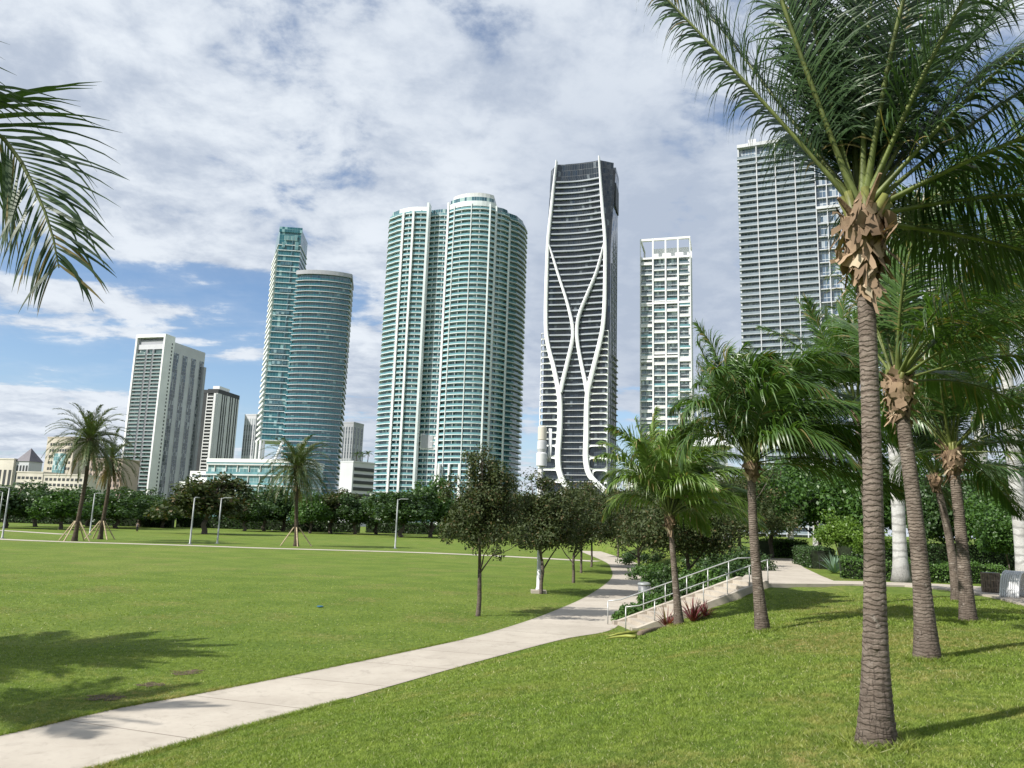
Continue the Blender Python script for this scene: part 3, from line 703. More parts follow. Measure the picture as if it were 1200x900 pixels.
for k in range(1, 26):
    for c in range(4):
        z = k*6.2+(0, 2.4, 2.4, -.9)[c]
        if z > 156: continue
        x0, x1 = xs[c]+.55, xs[c+1]-.55
        s = MB().box(x0, x1, .3, 1.88, z-.62, z).build('balcony', M['white'], T)
        MB().box(x0, x1, .38, .46, z, z+1.15).build('railing', M[('greyrail', 'tealrail', 'offwhite')[rr.integers(3)]], s)
        MB().box(x0, x1, .9, 1.86, z+2.75, z+3.05).build('mid_slab', M['ltgrey'], s)
        if rr.random() < .45: MB().box(x0, x0+(x1-x0)*rr.choice([.45, .998]), 1.80, 1.87, z+.1, z+2.7).build('blind', M['podglass'], s)
for (z0, c0, c1) in [(131, 0, 4), (97, 0, 1), (99.5, 1, 3), (97, 3, 4), (64, 0, 4), (31, 0, 4), (158.2, 0, 4)]:
    MB().box(xs[c0]+.56, xs[c1]-.56, -.02, 1.2, z0-.55, z0+.55).build('frame_beam', M['white'], T)
for k in range(2, 50): MB().box(W+.003, W+.05, 8, 9.4, k*FK+.4, k*FK+2.2).build('window', M['winglass'], T)

# --- long grey balcony slab at the right
o = at_z(864, 171, 200)
T = thing('slab_tower', 'wide blue grey balcony tower rising behind the tallest coconut palm', 'tower', (o[0], o[1], 0), radians(-23))
W = 47.0; FL = 3.32
MB().box(.6, W, 1.8, 24, 0, 199).build('glazing', M['blueglass'], T)
MB().box(0, .6, .4, 24, 0, 200).build('side_wall', M['ltgrey'], T)
MB().box(-.2, W+.2, -.3, 24, 198.6, 200.4).build('roof_slab', M['ltgrey'], T)
MB().box(5, 9, 4, 9, 200.4, 204.5).build('roof_frame', M['ltgrey'], T)
sm = MB().box(-.3, 36.5, -.2, 1.78, -.45, .05).mesh('balcony', M['slabgrey']); rm = MB().box(-.25, 36.4, -.15, -.05, .05, 1.08).mesh('railing', M['greyrail'])
for k in range(1, 59):
    s = link('balcony', sm, T, (0, 0, k*FL)); link('railing', rm, s)
b2 = MB().box(36.7, W+.1, .3, 1.78, -.35, .1).mesh('balcony', M['ltgrey'])
for k in range(2, 54, 2): link('balcony', b2, T, (0, 0, k*FL))
for x in (9.2, 18.2, 27.4, 36.6): MB().box(x-.22, x+.22, -.32, 1.6, 0, 198).build('pilaster', M['ltgrey'], T)
for x in (41.6, 46.9): MB().box(x-.2, x+.2, .1, 1.6, 0, 180).build('pilaster', M['ltgrey'], T)
MB().box(36.5, W+.3, -.4, 1.7, 160, 161.4).build('terrace_slab', M['ltgrey'], T)
MB().box(W+.003, W+.25, 2, 24, 0, 198).build('side_wall', M['ltgrey'], T)

# --- green glass pair: a tall thin slab with a lower bowed body
o = at_z(327.8, 265.8, 185)
T = thing('glass_tower', 'green glass tower pairing a thin tall slab with a lower bowed block', 'tower', (o[0], o[1], 0), radians(6))
FF = 3.55
# local: x along the slab's front; front-left corner at the origin
sl_plan = [(0, 0), (14.2, 0), (14.2, 26), (-7, 26), (-7.2, 24)]
zb = 49.0
MB().prism(inset(sl_plan, .5), zb, 184.5).build('glazing', M['marina'], T)
sm = MB().prism(sl_plan, -.28, .1).mesh('floor_edge', M['tealslab'])
for k in range(0, 36): link('floor_edge', sm, T, (0, 0, zb+k*FF+.2))
b = MB(); 
for k in range(0, 36):
    zz_ = zb+k*FF+.2
    b.face([(-7.75, 23.8, zz_), (-.5, -.15, zz_), (-.5, -.15, zz_+1.3), (-7.75, 23.8, zz_+1.3)][::-1])
me = MB().prism([(-8.2, 23.6), (-.7, -.5), (-.15, -.3), (-7.4, 24)], 0, 1.35).mesh('side_balcony', M['white'])
for k in range(0, 34): link('side_balcony', me, T, (0, 0, zb+k*FF+.35))
b = MB(); b.prism([(0, -.05), (14.2, -.05), (14.2, .6), (0, .6)], 181.8, 185.2); b.build('crown_frame', M['marina'], T)
for (x0, x1, z0, z1) in [(2.5, 4.2, 171.5, 175), (10.5, 12.6, 170.5, 175.5), (9.8, 11.6, 176.5, 180), (3.5, 9.5, 176.5, 179.5)]:
    MB().box(x0, x1, -.13, .1, z0, z1).build('pane', M['podglass'], T)
for kf in (5, 6, 7, 10, 13, 14, 15, 19, 22, 26, 31):
    MB().box(1.5+(kf % 3), 12.5-(kf % 4), -.02, .4, zb+kf*FF+.9, zb+kf*FF+2.9).build('window', M['marinadk'], T)
for kf in range(0, 36): 
    if kf % 5 != 2: MB().box(8.6, 9.3, -.02, .4, zb+kf*FF+.6, zb+kf*FF+3.3).build('window', M['marinadk'], T)
for p in ([(0, .6, 30), (0.1, .6, zb)], [(1.6, 2, 30), (1.6, 2, zb)], [(7.0, .9, 30), (12.8, .9, zb-.5)], [(13.4, .9, 30), (13.4, .9, zb)], [(-5, 14, 30), (-5, 14, zb)]):
    MB().tube(p, .75, 6).build('truss_leg', M['white'], T)
# the bowed block
arc = spline2([(12.9, -1.6), (20, -4.6), (29.5, -5.8), (39, -4.8), (47.2, -1.8)], 14)
bp = arc + [(47.6, 0), (46, 26), (14.3, 26), (14.3, 3)]
NB = 44; FB = 3.48
MB().prism(inset(bp, 1.2), 0, NB*FB+2.5).build('glazing', M['marinadk'], T)
sm = MB().prism(bp, -.22, .12).mesh('balcony', M['ltgrey']); rm = MB().prism(inset(bp, .12), .12, 1.35, bottom=False, top=False).mesh('railing', M['marina'])
for k in range(1, NB):
    s = link('balcony', sm, T, (0, 0, k*FB)); link('railing', rm, s)
MB().prism(bp, NB*FB+.6, NB*FB+3.2).build('roof_edge', M['grey'], T)

# --- teal glass podium in front of it
o = at_y(242.5, 537.5, 425)
T = thing('podium_building', 'low teal glass podium with white parapet in front of the green glass pair', 'building', (o[0], o[1], 0), radians(-14)); HE = float(o[2])
MB().box(.6, 55, .9, 30, 0, HE-1).build('glazing', M['podglass'], T)
for k in range(5):
    z1 = HE-2.6-k*5.6
    s = MB().box(0, 55.6, 0, 30, z1-.7, z1).build('floor_slab', M['offwhite'], T); MB().box(.1, 55.5, .1, .18, z1, z1+1.2).build('railing', M['tealrail'], s)
MB().box(-.1, 55.7, -.1, 30, HE-1.8, HE+.2).build('parapet', M['white'], T)
for x in range(5, 55, 7): MB().box(x, x+.35, .3, .9, 0, HE-2).build('mullion', M['offwhite'], T)

# --- framed tower at far left
o = at_z(194.3, 391, 160)
T = thing('framed_tower', 'grey residential tower with a white picture frame face, left of the green glass pair', 'tower', (o[0], o[1], 0), radians(-15))
FB = 3.22
MB().box(-29.4, -.6, 2.6, 57, 0, 155).build('body', M['grey'], T)
MB().box(-28.4, -1.6, 2.2, 2.6, 0, 149.6).build('glazing', M['greenglass'], T)
MB().box(-31, -29.3, 0, 12, 0, 160).build('frame', M['white'], T); MB().box(-29.3, -1.6, 0, 12, 157.2, 160).build('frame', M['white'], T)
MB().box(-1.6, 0, 0, 13, 0, 160).build('fin_wall', M['white'], T)
MB().box(-29.2, -1.7, 1.5, 2.1, 146.6, 151).build('frame', M['ltgrey'], T)
for k in range(2, 45):
    z = k*FB; b = MB(); rb = MB()
    for x0, x1 in ((-28.8, -19.4), (-17.6, -12.6), (-10.8, -2.2)):
        b.box(x0, x1, .5, 2.19, z-.4, z); rb.box(x0+.05, x1-.05, .55, .65, z, z+1.1)
    s = b.build('balcony', M['ltgrey'], T); rb.build('railing', M['greenrail'], s)
for x in (-19.0, -18.0, -12.2, -11.2): MB().box(x-.2, x+.2, .9, 2.19, 0, 146.5).build('pilaster', M['grey'], T)
for k in range(3, 47): MB().box(.004, .08, 9.2, 10.6, k*3.3, k*3.3+1.7).build('window', M['dkgrey'], T)
MB().box(-.599, -.55, 13.1, 57, 0, 155.4).build('side_wall', M['ltgrey'], T)
for y0, y1 in ((13.6, 20.5), (26, 32.5), (38.3, 44.8), (50, 55.8)):
    s = MB().box(-.548, -.42, y0, y1, 4, 146).build('window_strip', M['winglass'], T)
    for k in range(1, 44): pass
    for yy in (y0, (y0+y1)/2): MB().box(-.419, -.3, yy-.15, yy+.15, 4, 146).build('mullion', M['grey'], s)
MB().box(-.7, 2.0, 54, 57.3, 0, 141).build('corner_block', M['grey'], T)

# --- black and white striped tower behind it
o = at_z(256, 456, 125)
T = thing('striped_tower', 'black and white vertically striped tower peeping out behind the framed tower', 'tower', (o[0], o[1], 0), radians(-10))
MB().box(-11, 0, .6, 40, 0, 121).build('body', M['dkgrey'], T)
MB().box(-11.2, .3, -.1, 40.4, 121, 125.2).build('parapet', M['dkgrey'], T); MB().box(-9, -2, 5, 24, 125.2, 129).build('roof_plant', M['white'], T)
for k in range(1, 37): MB().box(-10.6, -4.2, -.3, .58, k*3.25, k*3.25+1.25).build('balcony', M['offwhite'], T)
MB().box(-4.2, 0, -.15, .58, 0, 121).build('corner_wall', M['white'], T); MB().box(-11.3, -10.7, -.2, .58, 0, 121).build('corner_wall', M['white'], T)
for y0, y1 in ((0.6, 7), (9.5, 11), (13.5, 15), (17, 22), (24.5, 26), (28.5, 31.5), (34, 35.5), (38, 40)): MB().box(.004, .35, y0, y1, 0, 121).build('pilaster', M['offwhite'], T)
MB().box(-24, -11.4, 9, 30, 0, 122).build('wing', M['dkgrey'], T); MB().box(-24.2, -11.4, 8.8, 30.2, 122, 126).build('wing_parapet', M['dkgrey'], T)
for x0, x1 in ((-23.5, -22.6), (-15, -11.6)): MB().box(x0, x1, 8.7, 8.99, 0, 122).build('pilaster', M['ltgrey'], T)

def plain_tower(name, label, px, py, Z, rz, W, D, mat, glass, nst, cat='tower', ystrips=3, band=False):
    o = at_z(px, py, Z); T = thing(name, label, cat, (o[0], o[1], 0), rz)
    MB().box(0, W, 0, D, 0, Z).build('body', M[mat], T)
    for i in range(nst):
        w = W/(nst*1.9); x = W*(i+.5)/nst
        MB().box(x-w/2, x+w/2, -.06, -.003, 3, Z-3).build('window_strip', M[glass], T)
    for i in range(ystrips):
        w = D/(ystrips*1.9); y = D*(i+.5)/ystrips
        MB().box(W+.003, W+.06, y-w/2, y+w/2, 3, Z-3).build('window_strip', M[glass], T)
    MB().box(-.15, W+.15, -.15, D+.15, Z, Z+1.2).build('parapet', M[mat], T)
    return T
plain_tower('distant_tower', 'slim pale grey tower far behind, left of the thin green glass slab', 287, 487, 95, radians(-20), 13, 16, 'ltgrey', 'winglass', 5)
plain_tower('distant_tower', 'dull grey tower standing just behind the right edge of the green glass pair', 399, 496, 90, radians(-20), 14, 18, 'grey', 'winglass', 5)

# --- grey block with roof palms
o = at_y(414, 541.5, 400); HH = float(o[2]); HB_OFFICE = HH
T = thing('office_block', 'grey block with a blank side and dark window bands, palms on its roof', 'building', (o[0], o[1], 0), radians(-42))
MB().box(-11, 0, 0, 14, 0, HH).build('body', M['ltgrey'], T)
for k in range(8): MB().box(.004, .3, .8, 13.6, HH-2.6-k*3.4-1.7, HH-2.6-k*3.4).build('window_band', M['dkgrey'], T)
MB().box(-11.1, .35, -.1, 14.1, HH, HH+.7).build('parapet', M['ltgrey'], T)

# --- low blocks at the left
def windows(T, x0, x1, nx, z0, z1, nz, w, h, mat='dkgrey', y=0.0, name='window'):
    for i in range(nx):
        for k in range(nz):
            x = x0+(x1-x0)*(i+.5)/nx; z = z0+(z1-z0)*(k+.5)/nz
            MB().box(x-w/2, x+w/2, y-.12, y-.003, z-h/2, z+h/2).build(name, M[mat], T)
def block(name, label, pxl, pxr, pyt, Y, D, mat, rz=-12, cat='building'):
    a = at_y(pxl, pyt, Y); c = at_y(pxr, pyt, Y); T = thing(name, label, cat, (a[0], a[1], 0), radians(rz))
    W = float(c[0]-a[0])/cos(radians(rz))*.98; Hh = float(a[2])
    MB().box(0, W, 0, D, 0, Hh).build('wall', M[mat], T); MB().box(-.3, W+.3, -.3, D+.3, Hh, Hh+.8).build('parapet', M[mat], T)
    return T, W, Hh
T, W, Hh = block('classical_building', 'pale stone building at the far left edge with a slate pyramid roof tower', -12, 22, 538, 560, 20, 'cream')
windows(T, 0, W, 5, Hh-20, Hh-6, 1, 2.2, 11, 'dkgrey')
tx0, tx1 = W+.05, W+11
MB().box(tx0, tx1, 2, 14, 0, Hh-1).build('tower_wall', M['ltgrey'], T)
b = MB(); cx, cy = (tx0+tx1)/2, 8; e = .6
for i, (p, q) in enumerate([((tx0-e, 2-e), (tx1+e, 2-e)), ((tx1+e, 2-e), (tx1+e, 14+e)), ((tx1+e, 14+e), (tx0-e, 14+e)), ((tx0-e, 14+e), (tx0-e, 2-e))]): b.face([(*p, Hh-1), (*q, Hh-1), (cx, cy, Hh+9)])
b.build('pyramid_roof', M['slate'], T)
for i in range(4): MB().box(tx0+1+i*2.6, tx0+2.4+i*2.6, 1.88, 1.997, Hh-17, Hh-4).build('window', M['dkgrey'], T)
T, W, Hh = block('parking_garage', 'low white parking garage beside the pyramid roofed building', 20, 56, 553.5, 520, 20, 'cream')
windows(T, .5, W-.5, 6, Hh-9.5, Hh-1.5, 2, 2.3, 1.7)
T, W, Hh = block('hotel_building', 'stepped beige hotel behind the left date palms', 56, 96, 513, 640, 25, 'beige', -18)
windows(T, W*.12, W*.95, 9, Hh-28, Hh-3, 5, 1.9, 2.2); 
MB().box(W*.35, W*.78, -.9, -.004, Hh-34, Hh-13).build('glazed_bay', M['podglass'], T)
T, W, Hh = block('garage_building', 'cream block with rows of square openings in front of the stepped hotel', 52, 106, 556.5, 500, 22, 'cream')
windows(T, .5, W-.5, 9, Hh-8, Hh-1, 2, 2.0, 1.7); windows(T, .5, W-.5, 8, Hh-16.5, Hh-9.5, 1, 2.7, 5)
T, W, Hh = block('pinkish_building', 'pinkish brown low building between the date palms and the framed tower', 102, 150, 538, 600, 20, 'pink')
windows(T, .5, W-.5, 10, Hh-26, Hh-2, 6, 1.5, 2.0)
T, W, Hh = block('white_building', 'small white stepped building at the foot of the framed tower', 211, 246, 566, 440, 18, 'white')
windows(T, 1, W-1, 1, Hh-4, Hh-2, 1, W-3, 1.2, 'winglass')
MB().box(5, W, 1, 17, Hh+.8, Hh+7).build('upper_floor', M['white'], T); MB().box(6.5, W-1, .9, .997, Hh+3.6, Hh+5).build('window', M['winglass'], T)
T, W, Hh = block('white_house', 'white flat roofed pavilion glimpsed behind the wind bent palms', 796, 852, 508, 130, 10, 'white', -5)
MB().box(-.8, W+.8, -1.6, 10.6, Hh-2.3, Hh-1.6).build('canopy', M['white'], T); windows(T, .5, W-.5, 5, Hh-5.5, Hh-2.6, 1, 1.3, 2.2, 'winglass')
T, W, Hh = block('small_white_block', 'small white rooftop block left of the bright yellow green palm', 733, 752, 552, 300, 10, 'white', -10)
windows(T, .5, W-.5, 3, Hh-4.5, Hh-1.2, 1, 1.1, 1.8, 'winglass')

# ------------------------------------------------------------------ foliage
def leaf_cloud(rng, centers, radii, per, size, aspect=2.1, up=.35, flat=1.0):
    """diamond leaves round clump centres; returns verts, quads"""
    nC = len(centers); n = nC*per
    c = np.repeat(centers, per, 0); r = np.repeat(radii, per)[:, None]
    d = rng.normal(size=(n, 3)); d /= np.linalg.norm(d, axis=1)[:, None]
    p = c + d*r*(rng.random((n, 1))**.45)*np.array([1, 1, flat])
    nrm = d*.8 + rng.normal(size=(n, 3))*.6 + np.array([0, 0, up]); nrm /= np.linalg.norm(nrm, axis=1)[:, None]
    t = rng.normal(size=(n, 3)); t -= nrm*np.sum(t*nrm, 1)[:, None]; t /= np.linalg.norm(t, axis=1)[:, None]
    bt = np.cross(nrm, t)
    s = size*(.65+.7*rng.random((n, 1)))
    a = t*s*.5; w = bt*s*.5/aspect; cup = nrm*s*.10
    V = np.stack([p-a, p-w+cup, p+a, p+w+cup], 1).reshape(-1, 3)
    return V, np.arange(n*4).reshape(-1, 4)
def crown_clumps(rng, c, rad, n, rc, shell=.55, gap=.0):
    out = []
    k1, k2 = rng.normal(size=3)*1.1, rng.normal(size=3)*2.0
    while len(out) < n:
        d = rng.normal(size=3); d /= np.linalg.norm(d)
        lump = 1 + .26*sin(d@k1*3+1) + .17*sin(d@k2*3+2)      # uneven outline
        r = (shell+(1-shell)*rng.random())*lump
        if rng.random() < .22: r *= rng.random()
        p = np.array(c)+d*np.array(rad)*r
        if d[2] < -.55: p[2] = c[2]-rad[2]*.5*rng.random()
        out.append(p)
    return np.array(out), rc*(.65+.7*rng.random(n))
def limb_tree(rng, base, fork, clumps, r0, nlimb=7, lean=(0, 0)):
    b = MB(); base = np.array(base, float); fork = np.array(fork, float)
    pts = [base, base+(fork-base)*.05, base+(fork-base)*.35+rng.normal(size=3)*r0*.5, base+(fork-base)*.7+rng.normal(size=3)*r0*.5, fork]
    b.tube(pts, [r0*1.55, r0*1.12, r0*.95, r0*.88, r0*.8], 9)
    sel = clumps[rng.permutation(len(clumps))[:nlimb]]
    top_ = clumps[np.argmax(clumps[:, 2])]
    b.tube([fork-(fork-base)*.05, fork+(top_-fork)*.4+rng.normal(size=3)*.06, fork+(top_-fork)*.75+rng.normal(size=3)*.06, top_], [r0*.75, r0*.5, r0*.3, r0*.08], 7)
    axis = resample(np.array([fork-(fork-base)*.35, fork, fork+(top_-fork)*.4, fork+(top_-fork)*.8]), 40)
    for q in sel:
        za = q[2]-.8*math.hypot(q[0]-fork[0], q[1]-fork[1]); k_i = int(np.argmin(np.abs(axis[:, 2]-max(axis[0, 2], min(axis[-1, 2], za))))); at_ = axis[k_i]; fr_ = 1-.55*k_i/40
        mid = at_+(q-at_)*.5+np.array([0, 0, .06*np.linalg.norm(q-at_)])+rng.normal(size=3)*.07*np.linalg.norm(q-at_)
        b.tube([at_, at_+(mid-at_)*.5+rng.normal(size=3)*.03, mid, q], [r0*.5*fr_, r0*.38*fr_, r0*.26*fr_, r0*.08], 6)
        for _ in range(2):
            q2 = clumps[rng.integers(len(clumps))]
            if np.linalg.norm(q2-mid) < np.linalg.norm(q-at_)*.9: b.tube([mid, (mid+q2)/2+rng.normal(size=3)*.1, q2], [r0*.26, r0*.15, r0*.05], 5)
    return b
def make_tree(name, label, cat, loc, h, cw, cz, ch, nC, rc, per, size, leafm, r0, seed, barkm='bark', group=None, fork=.32, shell=.5, aspect=2.1, nlimb=9, cd=None, off=(0, 0), taper=0.0):
    rng = np.random.default_rng(seed)
    T = thing(name, label, cat, loc, 0, group)
    c = np.array([off[0], off[1], cz]); rad = np.array([cw/2, (cd or cw)/2, ch/2])
    cl, rr_ = crown_clumps(rng, c, rad*.86, nC, rc, shell)
    tq = np.clip((cl[:, 2]-c[2])/rad[2], -.6, 1)[:, None]; cl[:, :2] = c[:2]+(cl[:, :2]-c[:2])*(1-taper*tq)
    V, Fq = leaf_cloud(rng, cl, rr_, per, size, aspect)
    link('crown', fast_mesh('crown', V, Fq, M[leafm]), T)
    limb_tree(rng, (0, 0, -.1), (off[0]*.3, off[1]*.3, h*fork), cl, r0, nlimb).build('trunk', M[barkm], T, True)
    return T

# the row of small olive trees along the path
G = 'row of young trees along the path'
def row_tree(px, py, label, h, cw, seed, cz, ch, per, nC, size=.13, off=(0, 0), r0=.10, rc=.5, taper=.45):
    p = at_z(px, py); return make_tree('young_tree', label, 'tree', (p[0], p[1], tz1(p[0], p[1])), h, cw, cz, ch, nC, rc, per, size, 'olive', r0, seed, 'bark', G, .27, .35, 1.9, 14, off=off, taper=taper)
row_tree(560, 722, 'nearest olive dark young tree on the lawn by the path, its whole trunk in view', 7.1, 4.7, 11, 4.35, 6.7, 150, 165, .125, rc=.44, r0=.095, taper=.62)
row_tree(634, 696, 'second young tree in the row, just in front of the tall antenna pole', 6.8, 6.0, 12, 3.95, 5.3, 150, 170, .16, rc=.6, taper=.3)
row_tree(672, 683, 'third young tree in the row, on the inside of the path bend', 7.2, 6.6, 13, 3.95, 4.9, 140, 150, .18, rc=.7, taper=.2)
row_tree(681, 671.5, 'fourth young tree in the row, half hidden by the third', 8, 7.4, 14, 4.2, 5.2, 130, 140, .21, rc=.8, taper=.2)
row_tree(693, 664.5, 'farthest young tree in the row, by the far end of the path', 8.4, 8.0, 15, 4.5, 5.6, 130, 130, .23, rc=.85, taper=.2)
for px, py, lab, h, cw, sd_ in [(806, 672, 'olive dark tree beside the stairs, behind the bright yellow green palm', 6.0, 7.6, 21), (748, 664, 'dark spreading tree at the right edge of the path beyond the grey bin', 7.6, 10.5, 22), (855, 664, 'dark tree behind the wind bent palm, left of the upper walk', 6.6, 8.6, 23), (724, 664, 'dark rounded tree right where the path goes out of sight', 9.4, 8.5, 25), (790, 664, 'dark low branched tree beyond the olive tree by the stairs', 8.4, 10, 24)]:
    d = {806: 44, 748: 72, 855: 56, 790: 84, 724: 98}[px]; p = at_y(px, py, d); z0 = tz1(p[0], p[1])
    make_tree('dark_tree', lab, 'tree', (p[0], p[1], z0), h, cw, h*.54, h*.86, 170, .8, 140, .19, 'olive', .13, sd_, 'bark', None, .22, .4)

# ---- far line of park trees: a few crowns grown once, each tree a copy of its own
protos = []
for i in range(5):
    rng = np.random.default_rng(40+i)
    cl, rr_ = crown_clumps(rng, (0, 0, .55), np.array([.52, .52, .42]), 120, .13, .45)
    V, Fq = leaf_cloud(rng, cl, rr_, 70, .055, 1.7)
    protos.append((fast_mesh('crown', V, Fq, M[['leafdk', 'leafdk', 'olive', 'leafdk', 'leaf'][i]]), limb_tree(rng, (0, 0, -.02), (0, 0, .24), cl, .034, 7).mesh('trunk', M['bark'], True),))
far = [(2, 566, 66, 150, 1, 'dark round tree at the far left edge behind the two lamps'), (38, 569, 52, 168, 3, 'dense dark tree below the pyramid roof tower'), (68, 573, 50, 150, 4, 'bright low spreading tree left of the first date palm'),
       (100, 575, 52, 186, 0, 'green tree behind the leaning date palm trunk'), (133, 570, 58, 176, 3, 'dark tree right of the second date palm'), (160, 577, 46, 200, 1, 'dark tree below the white framed face of the far left tower'),
       (188, 584, 46, 196, 0, 'low green tree under the small white stepped building'), (212, 586, 40, 215, 4, 'small green tree left of the broad spreading tree'), (238, 562, 74, 150, 2, 'broad spreading olive tree standing out in front of the far tree line'),
       (284, 578, 44, 190, 0, 'green tree left of the single date palm'), (308, 574, 46, 200, 3, 'dark tree partly behind the single date palm on its left'), (330, 569, 50, 205, 1, 'dark tall tree directly behind the single date palm'),
       (362, 584, 38, 188, 4, 'small bright tree just right of the single date palm trunk'), (386, 573, 52, 196, 2, 'olive tree under the grey block with roof palms'), (414, 581, 40, 192, 0, 'low green tree at the foot of the grey block with roof palms'),
       (440, 579, 44, 205, 3, 'dark green tree below the left corner of the teal balcony tower'), (470, 566, 62, 178, 0, 'large bright green tree below the teal balcony tower, behind the middle lamp'), (504, 571, 56, 190, 4, 'green tree below the teal tower, left of the nearest young tree'),
       (536, 577, 52, 200, 3, 'dark tree seen behind the crown of the nearest young tree'), (590, 580, 56, 210, 0, 'green tree seen between the first two young trees'), (640, 583, 56, 200, 1, 'dark tree behind the tall antenna pole'),
       (690, 585, 56, 190, 3, 'dark tree at the foot of the X braced tower'), (735, 572, 56, 180, 2, 'olive tree between the X braced tower and the grid tower'), (775, 560, 60, 150, 1, 'dark tree at the foot of the white grid tower')]
for i, (px, top, w, d, pi_, lab) in enumerate(far):
    b0 = at_y(px, 640, d); zt = at_y(px, top, d)[2]; wd = w/FPX*d*1.3; h = float(zt)
    T = thing('park_tree', lab, 'tree', (b0[0], d, 0), i*1.3, 'trees of the far park edge')
    sc = (wd, wd, h/.98*(1+.12*sin(i*2.7)))
    for nm, me in (('crown', protos[pi_][0]), ('trunk', protos[pi_][1])):
        o_ = link(nm, me, T); o_.scale = sc
# clipped hedges closing the far side of the lawn
def hedge(label, P, Q, w, h, z, seed, size=.16, dens=90, mat='hedge', group=None, name='hedge'):
    P = np.array(P, float); Q = np.array(Q, float); Ln = np.linalg.norm(Q-P); e = (Q-P)/Ln; nn = np.array([-e[1], e[0]])
    rng = np.random.default_rng(seed); n = int(dens*Ln*(w+2*h))
    T = thing(name, label, 'hedge', (P[0], P[1], z), 0, group)
    face = rng.choice(3, n, p=[.42, .16, .42]); u = rng.random(n)*Ln; a = rng.random(n); jit = rng.normal(size=n)*.05*max(1, size*4) + .06*np.sin(u*2.3+seed)+.04*np.sin(u*5.1)
    v = np.where(face == 0, (a-.5)*w, np.where(face == 1, w/2, -w/2))+np.where(face == 0, 0, jit); zz_ = np.where(face == 0, h+jit, a*h)
    c = np.stack([e[0]*u+nn[0]*v, e[1]*u+nn[1]*v, zz_], -1)
    V, Fq = leaf_cloud(rng, c, np.full(n, size*.5), 1, size, 1.6)
    link('foliage', fast_mesh('foliage', V, Fq, M[mat]), T)
    b = MB(); b.face([]) if 0 else None
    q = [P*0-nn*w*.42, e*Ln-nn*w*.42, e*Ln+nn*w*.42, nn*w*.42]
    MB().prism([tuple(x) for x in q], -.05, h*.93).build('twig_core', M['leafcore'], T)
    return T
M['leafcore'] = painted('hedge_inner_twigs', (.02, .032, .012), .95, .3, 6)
for i, (xa, xb, d, lab) in enumerate([(-30, 200, 205, 'long clipped hedge along the far left side of the lawn'), (205, 420, 215, 'long clipped hedge behind the single date palm'), (428, 640, 225, 'long clipped hedge below the teal balcony tower')]):
    hedge(lab, at_y(xa, 640, d)[:2], at_y(xb, 640, d)[:2], 2, 3.0, 0, 60+i, .5, 7, 'leafdk', 'hedges along the far side of the lawn')

